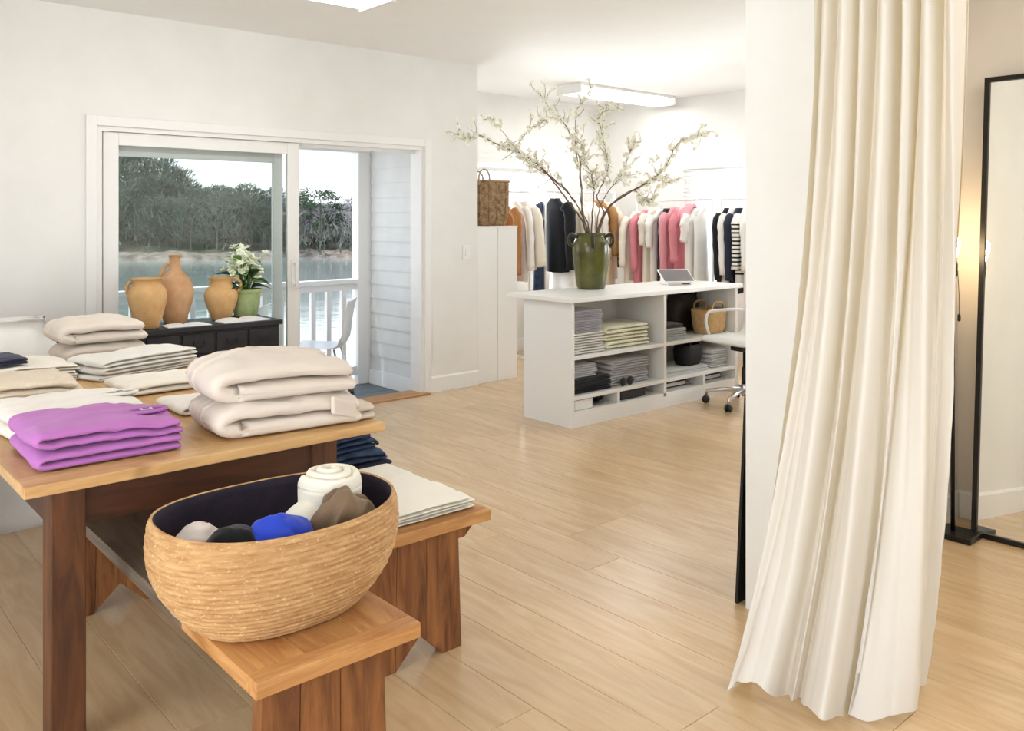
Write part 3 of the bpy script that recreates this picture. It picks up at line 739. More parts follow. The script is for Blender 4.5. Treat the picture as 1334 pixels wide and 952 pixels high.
bm = nbm(); rings(bm, [bring(HB + .002, .009, False)] + [bring(HB * i / 12, .012, False) for i in range(12, 0, -1)] + [bring(.012, .02, False)], True, False, True)
obj('lining', bm, M_LINING, bk, True)

def crumple_bm(rx, ry, rz, seed, ridges=5, amp=.16):
    bm = nbm(); bmesh.ops.create_icosphere(bm, subdivisions=5, radius=1)
    for v in bm.verts:
        p = v.co.copy(); q = p + Vector((nz(p.x, p.y, p.z, seed), nz(p.x, p.y, p.z, seed + 9), nz(p.x, p.y, p.z, seed + 5))) * .8
        r1 = 1 - 2.0 * math.sqrt(nz(q.x * 1.3, q.y * 1.3, q.z * 1.3, seed + 1) ** 2 + .006); st = math.sin(math.pi * min(1, abs(math.sin((p.x * .7 + p.y * .5) * ridges * .55 + 1.1 * q.z + q.x + seed)) * .62 + .19)) ** .5
        s = 1 + amp * .9 * (r1 - .5) - amp * .9 * max(0, .55 - abs(math.sin((q.x * .8 + q.y * .6) * ridges * .55 + .8 * q.z + seed))) 
        v.co = Vector((p.x * rx * s, p.y * ry * s, p.z * rz * s))
    return bm
def crumple(name, label, cat, loc, dims, m, seed, rot=0, **k):
    return tag(obj(name, crumple_bm(*dims, seed, **k), m, None, True, loc, (0, 0, rot)), label, cat, 'throws in the straw basket')
zb = BH + .02
crumple('scarf', 'bright blue throw crumpled in the middle of the straw basket', 'throw', (.985, 2.0, zb + .15), (.10, .085, .115), cloth(46, 70, 190), 3, .3)
crumple('scarf', 'black throw in the straw basket between the pale and blue ones', 'throw', (.875, 2.02, zb + .13), (.10, .085, .12), cloth(16, 16, 18), 8, .0, amp=.08)
crumple('scarf', 'pale pinkish-beige throw at the far left end inside the straw basket', 'throw', (.83, 2.12, zb + .14), (.075, .075, .10), cloth(214, 202, 194), 14, .4)
crumple('scarf', 'brown throw crumpled against the near right rim of the straw basket', 'throw', (1.17, 2.005, zb + .15), (.112, .085, .128), cloth(124, 102, 80), 27, .5, amp=.26)
# rolled cream throw standing on end
rl_ = thing('throw', 'thick cream throw rolled up and standing in the straw basket', 'throw', (1.21, 2.145, zb), 0, 'throws in the straw basket')
pth = []
for i in range(100):
    a = i / 99 * 2 * math.pi * 2.6; r = .014 + .074 * (i / 99) ** .9; pth.append((r * math.cos(a + 1.2), r * math.sin(a + 1.2) * .88))
ys = soft_ys(.20, 10)
bm = nbm()
def roll_fn(v):
    y, x, z = v.x, v.z, v.y
    rr_ = math.hypot(x, y); h = (z + .1)
    wob = 1 + .05 * nz(x * 9, y * 9, z * 9, 4)
    pz = h + .16 - (.016 * (rr_ / .07) ** 2 if z > .05 else 0)
    return Vector((x * wob - .08 * (pz - .26), y * wob - .32 * (pz - .26) * .5, min(pz, 9) * .86))
ribbon(bm, pth, 0.028, ys, lambda y: max(.3, (1 - min(1, abs(10 * y)) ** 8) ** .5), roll_fn)
obj('roll', bm, cloth(240, 234, 218), rl_, True)
obj('loose_end', crumple_bm(.115, .09, .105, 33, amp=.10), cloth(236, 230, 214), rl_, True, (-.05, -.02, .13))

# ------------------------------------------------------------------ linen-covered sofa behind the table
M_LINEN = varied('white_linen', S(232, 230, 226), S(226, 223, 218), 8, 0.9, 0.06, 0.003)
sf_ = thing('sofa', 'white linen slipcovered sofa seen from behind, beyond the pine table', 'sofa', (0, 0, 0))
def drape(x0, x1, y0, y1, z1, flare, seed, nx=40, nzv=16):
    bm = nbm(); L = []
    per = []
    for i in range(nx): per.append((x0 + (x1 - x0) * i / nx, y0, 0, -1))
    for i in range(8): per.append((x1, y0 + (y1 - y0) * i / 8, 1, 0))
    for i in range(nx): per.append((x1 - (x1 - x0) * i / nx, y1, 0, 1))
    for i in range(8): per.append((x0, y1 - (y1 - y0) * i / 8, -1, 0))
    cx, cy = (x0 + x1) / 2, (y0 + y1) / 2
    for k in range(nzv + 1):
        t = k / nzv; z = z1 * t; R = []
        for (x, y, a, b) in per:
            out = flare * (1 - t) ** 1.6 + .012 * nz(x * 5, y * 5, z * 2, seed) * (1.4 - t)
            ins = 0.05 * max(0, (t - .8) / .2) ** 2
            R.append((x + a * (out - ins), y + b * (out - ins), z + .02 * nz(x * 2, y * 2, 0, seed) * t))
        L.append(R)
    for s in (.86, .5, .1):
        L.append([(cx + (x - cx) * (1 - (1 - s) * .25) if s > .2 else cx + (x - cx) * .5, cy + (y - cy) * s, z1 + .012 * (1 - s)) for (x, y, a, b) in per])
    rings(bm, L); return bm
obj('back_cover', drape(-.9, 1.16, 4.86, 5.12, .945, .30, 3), M_LINEN, sf_, True)
obj('seat_cover', drape(-.86, 1.12, 5.13, 5.72, .42, .0, 5), M_LINEN, sf_, True)
for a in (-.9, .98): obj('arm_cover', drape(a, a + .18, 5.13, 5.70, .62, .0, 7, 8), M_LINEN, sf_, True)
bm = nbm(); box(bm, -.68, .95, 5.16, 5.70, .43, .55); obj('seat_cushion', bm, M_LINEN, sf_, True, bevel=.03)

# ------------------------------------------------------------------ apothecary chest and pots
CZ, CX0, CX1, CY0, CY1 = .789, 1.30, 2.635, 5.30, 5.72
M_CHEST = varied('black_stained_wood', S(46, 45, 50), S(30, 29, 33), 10, 0.55, 0.15, 0.003, (0.2, 1, 1))
ch = thing('drawer_chest', 'low black wooden chest of small drawers in front of the glass door', 'chest', (0, 0, 0))
bm = nbm(); box(bm, CX0 + .02, CX1 - .02, CY0 + .02, CY1 - .01, .06, CZ - .03); obj('carcass', bm, M_CHEST, ch)
obj('top', B(CX0, CX1, CY0, CY1, CZ - .03, CZ), M_CHEST, ch, bevel=.003)
for x in (CX0 + .02, CX1 - .08):
    for y in (CY0 + .03, CY1 - .09): obj('foot', B(x, x + .06, y, y + .06, 0, .06), M_CHEST, ch)
cols, rows = 6, 5; dw = (CX1 - CX0 - .05) / cols; dh = (CZ - .03 - .08) / rows
bmh = nbm(); tube(bmh, smooth_path([(-.032, -.004, .008), (-.034, -.014, -.006), (-.02, -.018, -.022), (0, -.019, -.026), (.02, -.018, -.022), (.034, -.014, -.006), (.032, -.004, .008)], 3), .0042, 6)
hme = None
for r in range(rows):
    for c in range(cols):
        x = CX0 + .025 + c * dw; z = .07 + r * dh
        d = obj('drawer', B(x + .008, x + dw - .008, CY0 + .006, CY0 + .019, z + .008, z + dh - .008), M_CHEST, ch, bevel=.003)
        if hme is None: o = obj('pull', bmh, M_BLACKMETAL, d, True); hme = o.data
        else: o = obj('pull', hme, M_BLACKMETAL, d)
        o.location = (x + dw / 2, CY0 + .006, z + dh * .55)
M_TERRA = varied('ochre_terracotta', S(214, 176, 124), S(196, 150, 96), 8, 0.8, 0.15, 0.003)
M_TERRA2 = varied('pink_terracotta', S(208, 168, 128), S(184, 138, 98), 8, 0.8, 0.15, 0.003)
def smooth_prof(pr, n=5): return [(p.x, p.y) for p in smooth_path([(a, b, 0) for a, b in pr], n)]
def vessel(name, label, cat, loc, pr, m, handles, rz=0, hr=.011):
    t = thing(name, label, cat, loc, rz)
    P = smooth_prof(pr); inner = [(max(r - .009, .004), z) for r, z in reversed(P) if z > pr[0][1] + .012]
    bm = nbm(); lathe(bm, P + inner, 36); obj('body', bm, m, t, True)
    for h in handles:
        bm = nbm(); tube(bm, smooth_path(h, 5), hr, 8); obj('handle', bm, m, t, True)
    return t
c0 = CZ + .001
vessel('terracotta_vase', 'ochre terracotta vase with wide mouth, nearest the pine table on the black chest', 'vase', at_v(192, 430, 5.43) * 1 - Vector((0, 0, at_v(192, 430, 5.43).z - c0)),
       [(.062, 0), (.075, .03), (.1, .12), (.113, .19), (.105, .235), (.085, .262), (.08, .285), (.088, .298), (.094, .304)], M_TERRA, [[(-.075, 0, .285), (-.105, -.01, .275), (-.118, -.012, .24), (-.108, -.005, .20)]], -.6)
p = at_v(228, 420, 5.58)
vessel('terracotta_jug', 'tall terracotta jug with narrow neck behind the ochre vase on the chest', 'jug', (p.x, p.y, c0),
       [(.066, 0), (.078, .04), (.108, .15), (.112, .215), (.09, .28), (.055, .32), (.036, .35), (.034, .41), (.04, .425), (.042, .434)], M_TERRA2, [[(-.03, 0, .375), (-.055, -.005, .37), (-.085, -.01, .31), (-.09, -.005, .275)]], -.55, .012)
p = at_v(288, 416, 5.57)
vessel('terracotta_jar', 'squat ochre jar with one loop handle beside the potted white flowers', 'jar', (p.x, p.y, c0),
       [(.058, 0), (.07, .03), (.098, .105), (.108, .16), (.095, .2), (.075, .222), (.07, .25), (.079, .27), (.082, .278)], M_TERRA, [[(.066, 0, .262), (.1, 0, .268), (.122, 0, .235), (.116, 0, .195), (.098, 0, .185)]], -.5)
p = at_v(320, 410, 5.60)
M_POT = varied('mossy_pot', S(168, 182, 132), S(132, 148, 96), 9, 0.75, 0.15, 0.003)
M_LEAF = varied('dark_leaf', S(52, 84, 38), S(34, 62, 28), 12, 0.5); M_LEAF2 = varied('light_leaf', S(140, 176, 84), S(112, 152, 62), 12, 0.5)
M_PETAL = varied('white_petal', S(248, 250, 236), S(226, 238, 196), 20, 0.7); M_STEM = varied('green_stem', S(96, 120, 56), S(78, 100, 44), 10, 0.6)
pp = thing('potted_plant', 'green pot of white flowering plant next to the door stile on the chest', 'plant', (p.x, p.y, c0))
bm = nbm(); lathe(bm, smooth_prof([(.072, 0), (.082, .05), (.1, .15), (.103, .165), (.108, .17), (.108, .188), (.1, .19)]) + [(.094, .185), (.092, .165), (.004, .165)], 32); obj('pot', bm, M_POT, pp, True)
bm = nbm(); lathe(bm, [(.004, 0), (.085, 0), (.095, .012), (.088, .012), (.08, .004)], 28, cap1=False); obj('saucer', bm, M_BLACK, pp, True, (0, 0, -.0005))
bm = nbm(); lathe(bm, [(.091, .166), (.07, .176), (.004, .178)], 20, cap0=False); obj('soil', bm, M_SUB, pp, True)
def leaf_bm(L, W, droop, n=7):
    bm = nbm(); lp = []
    for i in range(n + 1):
        t = i / n; w = W * math.sin(math.pi * min(.98, t ** .8 + .04)) ; z = -droop * t * t * L
        lp.append([(-w / 2, t * L, z + .25 * w), (0, t * L, z), (w / 2, t * L, z + .25 * w), (0, t * L, z - .002)])
    return rings(bm, lp)
rp = random.Random(44); lm = [leaf_bm(.13, .075, .5), leaf_bm(.10, .06, .7)]
lmesh = []
for i, b in enumerate(lm):
    me = bpy.data.meshes.new('leaf'); b.to_mesh(me); b.free(); me.materials.append(M_LEAF if i == 0 else M_LEAF2); lmesh.append(me)
tops = []
for i in range(9):
    a = i * 2.4; tip = Vector((.085 * math.cos(a) * (.4 + .15 * (i % 4)) * 1.7, .085 * math.sin(a) * (.4 + .15 * (i % 4)) * 1.5, .30 + .035 * (i % 5)))
    bm = nbm(); tube(bm, smooth_path([(.02 * math.cos(a), .02 * math.sin(a), .17), tip * .6 + Vector((0, 0, .09)), tip], 4), .004, 6); obj('stem', bm, M_STEM, pp, True); tops.append(tip)
for i in range(26):
    a = rp.uniform(0, 6.28); h = rp.uniform(.18, .40); q = .03 + .05 * rp.random()
    k = 0 if (i < 13) else 1
    o = obj('leaf', lmesh[k], None, pp, True, (q * math.cos(a), q * math.sin(a), h if k else rp.uniform(.18, .30)), (rp.uniform(.1, .9), rp.uniform(-.3, .3), a - math.pi / 2))
def blossom_bm(r, n=5):
    bm = nbm()
    for k in range(n):
        a = 2 * math.pi * k / n; c, s = math.cos(a), math.sin(a); c2, s2 = math.cos(a + .6), math.sin(a + .6); c3, s3 = math.cos(a - .6), math.sin(a - .6)
        v = [bm.verts.new(p) for p in ((0, 0, 0), (c3 * r * .75, s3 * r * .75, r * .25), (c * r, s * r, r * .4), (c2 * r * .75, s2 * r * .75, r * .25))]
        bm.faces.new(v)
    return bm
bme = None
for tip in tops:
    for j in range(8):
        l = tip + Vector((rp.gauss(-.01, .045), rp.gauss(0, .035), rp.gauss(.0, .035))); rot = (rp.gauss(0, .8), rp.gauss(0, .8), rp.uniform(0, 6))
        if bme is None: o = obj('blossom', blossom_bm(.03, 5), M_PETAL, pp, True, l, rot, solid=.002); bme = o.data
        else: o = obj('blossom', bme, M_PETAL, pp, True, l, rot, solid=.002)
M_PAPER = mat('paper', S(244, 243, 240), 0.7)
def open_book(label, loc, rz, w, d, th):
    t = thing('open_book', label, 'book', loc, rz)
    obj('cover', B(-w - .004, w + .004, -d / 2 - .004, d / 2 + .004, 0, .003), cloth(190, 196, 206), t)
    for s in (-1, 1):
        pr = [(0, .003)] + [(s * w * i / 8, .003 + th * (math.sin(math.pi * min(1, (i / 8) * 1.0 + .06)) ** .45 if i < 8 else .25)) for i in range(1, 9)] + [(s * w, .003)]
        bm = nbm(); prism(bm, pr, 'y', -d / 2, d / 2); obj('pages', bm, M_PAPER, t)
    return t
open_book('open book with white pages at the door-side end of the black chest', (2.40, 5.40, c0), .05, .155, .14, .018)
open_book('open white magazine in front of the tall jug on the black chest', (2.03, 5.385, c0), -.04, .13, .13, .010)
# ------------------------------------------------------------------ white shelving counter
KX0, KX1, KY0, KY1, KT = 4.255, 6.24, 4.225, 4.72, .905
kc = thing('shelving_counter', 'white open shelving counter carrying the green vase and tablet', 'counter', (0, 0, 0))
pt = .03
obj('countertop', B(KX0 - .045, KX1 + .03, KY0 - .035, KY1 + .13, KT - .032, KT), M_WHITE, kc, bevel=.003)
ti = KT - .0322
for x in (KX0, KX1 - pt): obj('end_panel', B(x, x + pt, KY0, KY1, 0, ti), M_WHITE, kc)
KD = 5.265
obj('divider', B(KD, KD + pt, KY0 + .002, KY1 - .012, .112, ti), M_WHITE, kc)
obj('back_panel', B(KX0 + pt, KX1 - pt, KY1 - .012, KY1, 0, ti), M_WHITE, kc)
obj('plinth', B(KX0 + pt, KX1 - pt, KY0 + .001, KY0 + .02, 0, .085), M_WHITE, kc)
bays = [(KX0 + pt, KD), (KD + pt, KX1 - pt)]
for a, b in bays:
    for z in (.085, .19, .47): obj('shelf', B(a, b, KY0 + .003, KY1 - .012, z, z + .026), M_WHITE, kc)
for x in (4.735, 5.765): obj('cubby_divider', B(x, x + .026, KY0 + .004, KY1 - .014, .111, .19), M_WHITE, kc)
za, zb2, zc = .497, .217, .112
LILAC = cloth(206, 200, 206); LIL2 = cloth(214, 210, 214); PALE = cloth(232, 228, 220); BUTTER = cloth(238, 234, 206)
ords = ['bottom', 'second from the bottom', 'third from the bottom', 'fourth from the bottom', 'fifth from the bottom', 'sixth from the bottom', 'topmost']
def stack(name, what, cat, x, y, z, w, d, hs, m, group, jit=.006, seed=0, rz=0):
    n = len(hs); r = random.Random(seed)
    for k, h in enumerate(hs):
        lab = ('top' if k == n - 1 else ords[k]) + ' ' + what
        folded(name, lab, cat, (x + r.uniform(0, jit), y + r.uniform(0, jit * 2), z + .001), rz + r.uniform(-.02, .02), w, d, h, m, group, units=1, seed=seed + k, wav=.003, jit=.008)
        z += h + .001
    return z
fx, fy = KX0 + pt + .022, KY0 + .03
z = stack('folded_shirt', 'off-white shirt under the lilac shirts on the upper counter shelf', 'shirt', fx, fy, za, .33, .34, [.036] * 4, PALE, 'off-white shirts on the upper counter shelf', seed=50)
stack('folded_shirt', 'grey-lilac shirt of the upper pile beside the counter end panel', 'shirt', fx, fy + .01, z, .31, .34, [.021] * 7, LILAC, 'lilac shirts on the upper counter shelf', seed=60)
stack('folded_blanket', 'butter-coloured folded blanket beside the lilac shirts on the upper shelf', 'blanket', fx + .36, fy + .02, za, .48, .34, [.055, .05, .06], BUTTER, 'butter blankets on the upper counter shelf', seed=70)
z = stack('folded_trousers', 'black folded trousers at the end panel on the lower counter shelf', 'trousers', fx, fy, zb2, .40, .32, [.034] * 3, cloth(34, 33, 36), 'black trousers on the lower counter shelf', seed=80)
stack('folded_shirt', 'pale lilac shirt lying on the black trousers on the lower shelf', 'shirt', fx, fy + .03, z, .27, .30, [.03] * 3, LIL2, 'pale shirts on the black trousers', seed=85)
z = stack('folded_shirt', 'pale lilac shirt of the large pile in the middle lower shelf', 'shirt', fx + .44, fy + .04, zb2, .42, .33, [.036] * 5, LIL2, 'lilac shirts on the lower counter shelf', seed=90)
t = thing('sunglasses', 'pair of black sunglasses lying before the pale lilac shirts', 'sunglasses', (4.86, KY0 + .02, zb2 + .001))
for s in (-1, 1):
    bm = nbm(); lathe(bm, [(.004, 0), (.03, .001), (.034, .006), (.03, .011), (.004, .012)], 16); o = obj('lens', bm, M_BLACK, t, True, (s * .04, .012, .034), (math.pi / 2, 0, 0))
    obj('temple', B(s * .076 - .003, s * .076 + .003, .0, .03, .03, .04), M_BLACK, t)
bm = nbm(); tube(bm, [(-.012, .004, .04), (0, .002, .044), (.012, .004, .04)], .004, 6); obj('bridge', bm, M_BLACK, t)
t = thing('storage_box', 'small white box in the cubby nearest the counter end panel', 'box', (4.40, KY0 + .1, zc + .001))
obj('body', B(-.09, .09, -.08, .12, 0, .055), M_WHITE, t, bevel=.003); obj('lid', B(-.092, .092, -.082, .122, .0555, .068), M_WHITE, t, bevel=.003)
crumple('pouch', 'black soft pouch beside the small white box in the cubby', 'pouch', (4.60, KY0 + .13, zc + .036), (.080, .08, .030), cloth(22, 22, 24), 61)['group'] = 'pouches in the cubbies'
t = thing('storage_box', 'flat black box in the second cubby of the white counter', 'box', (4.95, KY0 + .13, zc + .001))
obj('body', B(-.14, .14, -.09, .1, 0, .05), M_BLACK, t, bevel=.003); obj('lid', B(-.143, .143, -.093, .103, .051, .064), M_BLACK, t, bevel=.003)
def slab(lab, x):
    t = thing('slab', lab, 'book', (x, KY0 + .2, zc + .001))  # dark brown layered slab with a pale core
    obj('cover', B(-.15, .15, -.1, .12, 0, .006), cloth(64, 50, 42), t); obj('pages', B(-.146, .146, -.096, .116, .0062, .034), M_PAPER, t); obj('cover', B(-.15, .15, -.1, .12, .0342, .04), cloth(64, 50, 42), t)
slab('dark brown album in the third cubby of the counter', 5.52); slab('dark brown album in the cubby behind the office chair base', 5.99)
b2 = KD + pt + .012
z = stack('folded_shirt', 'pale grey shirt under the dark garment on the far upper shelf', 'shirt', b2, fy, za, .28, .30, [.03] * 3, cloth(216, 214, 212), 'grey shirts on the far upper shelf', seed=110)
folded('sweater', 'dark grey-brown garment on top of the pale grey shirts in the counter', 'sweater', (b2, fy + .02, z + .001), 0, .26, .28, .04, cloth(86, 80, 74), units=1, seed=114, wav=.01)
def handbag(label, loc, w, d, h, m, mh, top_r=1.0, rz=0, hh=.09, hr=.008, name='tote_bag'):
    t = thing(name, label, 'bag', loc, rz)
    L = []
    for z, s in ((0, .82), (.01, .86), (h * .3, .95), (h * .7, 1.0), (h, top_r), (h + .002, top_r * .97), (h * .9, top_r * .95), (h * .7, .95)):
        R = []
        for i in range(32):
            a = 2 * math.pi * i / 32; e = 1 / (abs(math.cos(a)) ** 4 + abs(math.sin(a)) ** 4) ** .25
            R.append((w / 2 * s * math.cos(a) * e, d / 2 * s * math.sin(a) * e, z))
        L.append(R)
    bm = nbm(); rings(bm, L); obj('bag_body', bm, m, t, True)
    for s in (-1, 1):
        bm = nbm(); tube(bm, smooth_path([(-w * .27, s * d * .42, h * .82), (-w * .25, s * d * .46, h + hh * .6), (-w * .1, s * d * .45, h + hh), (w * .1, s * d * .45, h + hh), (w * .25, s * d * .46, h + hh * .6), (w * .27, s * d * .42, h * .82)], 4), hr, 6)
        obj('bag_handle', bm, mh, t, True)
    return t
TAN = varied('tan_canvas', S(206, 170, 118), S(190, 152, 100), 30, .8); DKB = varied('dark_brown_leather', S(44, 30, 28), S(30, 21, 20), 14, .5)
BLK = varied('black_nylon', S(24, 24, 26), S(16, 16, 18), 20, .6)
handbag('tan canvas tote bag with rope handles behind the office chair', (6.03, KY0 + .14, za + .001), .30, .2, .20, TAN, TAN, 1.04, hh=.06, hr=.009)
handbag('dark brown leather bag standing behind the tan tote in the counter', (5.97, KY0 + .37, za + .001), .36, .16, .31, DKB, DKB, .8, hh=.05)
handbag('black nylon bag on the lower shelf beside the office chair seat', (5.78, KY0 + .17, zb2 + .04), .25, .16, .165, BLK, BLK, .92, hh=.03)
stack('paper_sheaf', 'flat white sheet bundle under the black nylon bag on the lower shelf', 'paper', b2, fy, zb2, .60, .32, [.018, .018], WHITE, 'white bundles on the lower shelf', seed=120)
z = stack('folded_shirt', 'white-grey folded shirt beside the black nylon bag', 'shirt', 5.95, fy + .02, zb2, .23, .30, [.035] * 4, cloth(226, 224, 224), 'white-grey shirts on the far lower shelf', seed=130)
# tablet till
t = thing('tablet_stand', 'white tilted tablet till on top of the white counter', 'tablet', (5.78, 4.52, KT + .001), -.55)
bm = nbm(); prism(bm, [(-.10, 0), (.10, 0), (.10, .02), (.075, .10), (.06, .10), (-.09, .025)], 'x', -.10, .10); obj('stand', bm, M_WHITE, t, bevel=.004)
ang = math.atan2(.085, .17)
o = obj('tablet', B(-.135, .135, -.105, .105, 0, .010), M_WHITE, t, False, (0, -.012, .066), (ang, 0, 0), bevel=.003)
obj('screen', B(-.125, .125, -.094, .094, .0102, .0118), mat('grey_screen', S(116, 112, 114), .25), o)
obj('card_slot', B(.02, .085, -.104, -.099, .006, .014), cloth(120, 80, 76), t)

# green jar with flowering branches
VL = at_h(770, 376, KT + .001); VL.z = KT + .001
def glaze():
    m = varied('olive_glaze', S(98, 98, 40), S(62, 62, 24), 7, .22, .06, .003, lo=.35, hi=.7, spec=.6); return m
gj_ = vessel('green_jar', 'olive green glazed jar with small loop handles on the white counter', 'vase', VL,
       [(.098, 0), (.112, .02), (.128, .12), (.142, .24), (.146, .31), (.138, .36), (.118, .395), (.108, .41), (.112, .425), (.118, .434)], glaze(),
       [[(s * .112, 0, .405), (s * .15, 0, .425), (s * .172, 0, .40), (s * .168, 0, .35), (s * .14, 0, .335)] for s in (-1, 1)] + [[(0, -.112, .405), (0, -.14, .415), (0, -.16, .385), (0, -.155, .345), (0, -.14, .33)]], -.72, .013)
for c in gj_.children:
    if c.name.startswith('handle'): c.data.materials[0] = varied('dark_glaze', S(62, 58, 34), S(44, 40, 26), 9, .3)
M_BRANCH = varied('branch_bark', S(128, 108, 92), S(98, 80, 68), 20, .8); M_FLOWER = varied('cream_petal', S(255, 253, 242), S(250, 246, 226), 30, .8)
M_BUD = varied('green_bud', S(196, 198, 128), S(168, 168, 100), 20, .8)
ZV = VL.x * R2 + VL.y * R1
brnd = random.Random(17)
def branch(label, pts, slope, r0, twigs, nfl, seed):
    r = random.Random(seed); n = len(pts); root = None
    W = []
    for i, (zx, zy) in enumerate(pts):
        x, y = zx / 2.974 + 590, zy / 2.974 + 80
        W.append(at_z(x, y, ZV + slope * (i / (n - 1)) ** 1.2))
    t = thing('flowering_branch', label, 'branch', W[0], 0, 'flowering branches in the green jar')
    W = [p - t.location for p in W]
    W = [Vector((-.10 * W[0].x, -.10 * W[0].y, -.25))] + W
    P = smooth_path(W, 6); P = [p + Vector((r.gauss(0, .003), r.gauss(0, .003), 0)) for p in P]
    m = len(P)
    bm = nbm(); tube(bm, P, [r0 * (1 - .8 * i / (m - 1)) for i in range(m)], 6); obj('branch_stem', bm, M_BRANCH, t, True)
    spots = []
    for k in range(twigs):
        i = int(m * r.uniform(.42, .97)); b = P[min(i, m - 2)]; d = (P[min(i + 1, m - 1)] - P[i - 1]).normalized()
        s = Vector((r.gauss(0, 1), r.gauss(0, 1), r.gauss(.2, .8))).normalized(); l = r.uniform(.05, .17)
        dv = (d * .7 + s * .9).normalized(); e = b + dv * l; mid = b + dv * l * .5 + Vector((r.gauss(0, .02), r.gauss(0, .02), r.gauss(0, .02)))
        bm = nbm(); tw = smooth_path([b, mid, e], 4); tube(bm, tw, [.0022 * (1 - .6 * q / (len(tw) - 1)) for q in range(len(tw))], 5); obj('twig', bm, M_BRANCH, t, True)
        spots += [tw[j] for j in range(1, len(tw))]
    spots2 = P[int(m * .5):]
    bm = nbm(); bb = nbm()
    for k in range(int(nfl * 2.4)):
        c = (r.choice(spots) if spots and r.random() < .62 else r.choice(spots2)) + Vector((r.gauss(0, .009), r.gauss(0, .009), r.gauss(0, .009)))
        q = Vector((r.gauss(0, 1), r.gauss(0, 1), r.gauss(0, 1))).normalized(); M = q.to_track_quat('Z', 'Y').to_matrix(); R = r.uniform(.012, .021)
        for a in range(5):
            aa = a * 1.2566
            vs = [bm.verts.new(c + M @ Vector(p)) for p in ((0, 0, 0), (R * .8 * math.cos(aa - .55), R * .8 * math.sin(aa - .55), R * .3), (R * math.cos(aa), R * math.sin(aa), R * .45), (R * .8 * math.cos(aa + .55), R * .8 * math.sin(aa + .55), R * .3))]
            bm.faces.new(vs)
    for k in range(nfl // 3):
        c = (r.choice(spots) if spots else r.choice(spots2)) + Vector((r.gauss(0, .006), r.gauss(0, .006), r.gauss(0, .006)))
        a = r.uniform(.004, .007); vs = [bb.verts.new(c + Vector(p) * a) for p in ((1, 0, 0), (-.5, .87, 0), (-.5, -.87, 0), (0, 0, 1.6))]
        for f in ((0, 1, 2), (0, 1, 3), (1, 2, 3), (2, 0, 3)): bb.faces.new([vs[i] for i in f])
    obj('blossoms', bm, M_FLOWER, t)['kind'] = 'stuff'; obj('buds', bb, M_BUD, t)['kind'] = 'stuff'
branch('long blossom branch sweeping out low toward the corner above the wicker basket', [(515, 660), (490, 600), (430, 520), (350, 420), (270, 360), (190, 330), (100, 285), (60, 300), (5, 280)], -.25, .009, 26, 110, 1)
branch('blossom branch with a steep thin tip just above the long low one', [(517, 660), (500, 590), (440, 500), (370, 440), (300, 400), (240, 330), (190, 270), (140, 215)], .2, .007, 14, 50, 2)
branch('upright blossom branch leaning to the wall corner, second tallest in the jar', [(522, 660), (500, 580), (495, 400), (470, 330), (430, 240), (380, 190), (335, 120)], .12, .008, 18, 85, 3)
branch('tallest thin branch reaching the ceiling light above the green jar', [(530, 660), (498, 560), (490, 430), (475, 320), (476, 240), (485, 180), (540, 100)], -.1, .006, 12, 40, 4)
branch('straight pale branch rising in the centre of the green jar', [(537, 660), (545, 520), (540, 450), (515, 390), (500, 320)], .05, .008, 16, 70, 5)
branch('dense blossom branch in the middle with a tip bending under the ceiling light', [(560, 660), (585, 590), (560, 520), (600, 420), (590, 330), (570, 250), (565, 220), (625, 170)], .18, .008, 26, 130, 6)
branch('thick blossom branch arching far toward the window blind', [(563, 660), (600, 570), (680, 510), (760, 465), (820, 410), (870, 320), (925, 300), (982, 280)], .3, .010, 24, 120, 7)
branch('short drooping blossom branch below the thick arching one', [(567, 660), (612, 560), (690, 500), (735, 525), (765, 540), (800, 480), (860, 465)], .05, .006, 12, 60, 8)
branch('thin blossom branch rising behind the dense middle one', [(555, 660), (578, 545), (630, 470), (660, 430), (690, 345), (705, 312)], -.12, .006, 14, 60, 9)
branch('thin upright twiggy branch between the wicker basket and the tallest branch', [(520, 660), (470, 540), (370, 440), (255, 345), (290, 270), (330, 245), (365, 230)], .28, .006, 12, 55, 10)

# wicker basket on the low wall
M_WICK = varied('brown_wicker', S(172, 142, 104), S(118, 90, 60), 26, .75, .3, .004)
wb = thing('wicker_basket', 'brown wicker basket with a hoop handle on the low boarded wall', 'basket', (4.995, 6.12, 1.3865))
def wring(z, s, off=0):
    R = []
    for i in range(96):
        a = 2 * math.pi * i / 96; e = 1 / (abs(math.cos(a)) ** 5 + abs(math.sin(a)) ** 5) ** .2
        q = .004 * math.sin(a * 24 + (int(z / .014) % 2) * math.pi) + .002 * math.sin(2 * math.pi * z / .014)
        R.append(((.232 * s + off + q) * math.cos(a) * e, (.17 * s + off + q) * math.sin(a) * e, z))
    return R
bm = nbm(); rings(bm, [wring(0, .86)] + [wring(.4 * i / 90, .86 + .14 * min(1, (i / 90) * 3.2) ** .6) for i in range(1, 91)] + [wring(.405, 1, -.008), wring(.3, 1, -.014), wring(.02, .9, -.014)])
obj('woven_body', bm, M_WICK, wb, True)
bm = nbm(); R = wring(.402, 1, .002); tube(bm, R + [R[0]], .010, 6); obj('rim', bm, M_WICK, wb, True)
for s in (-1, 1):
    bm = nbm(); tube(bm, smooth_path([(s * .10 + .07 * (s > 0) * 0 - .06, s * .0 + s * .165, .36), (s * .10 - .055, s * .168, .46), (s * .10, s * .168, .505), (s * .10 + .055, s * .168, .46), (s * .10 + .06, s * .165, .36)], 5), .008, 6)
    obj('hoop_handle', bm, cloth(168, 152, 134), wb, True)
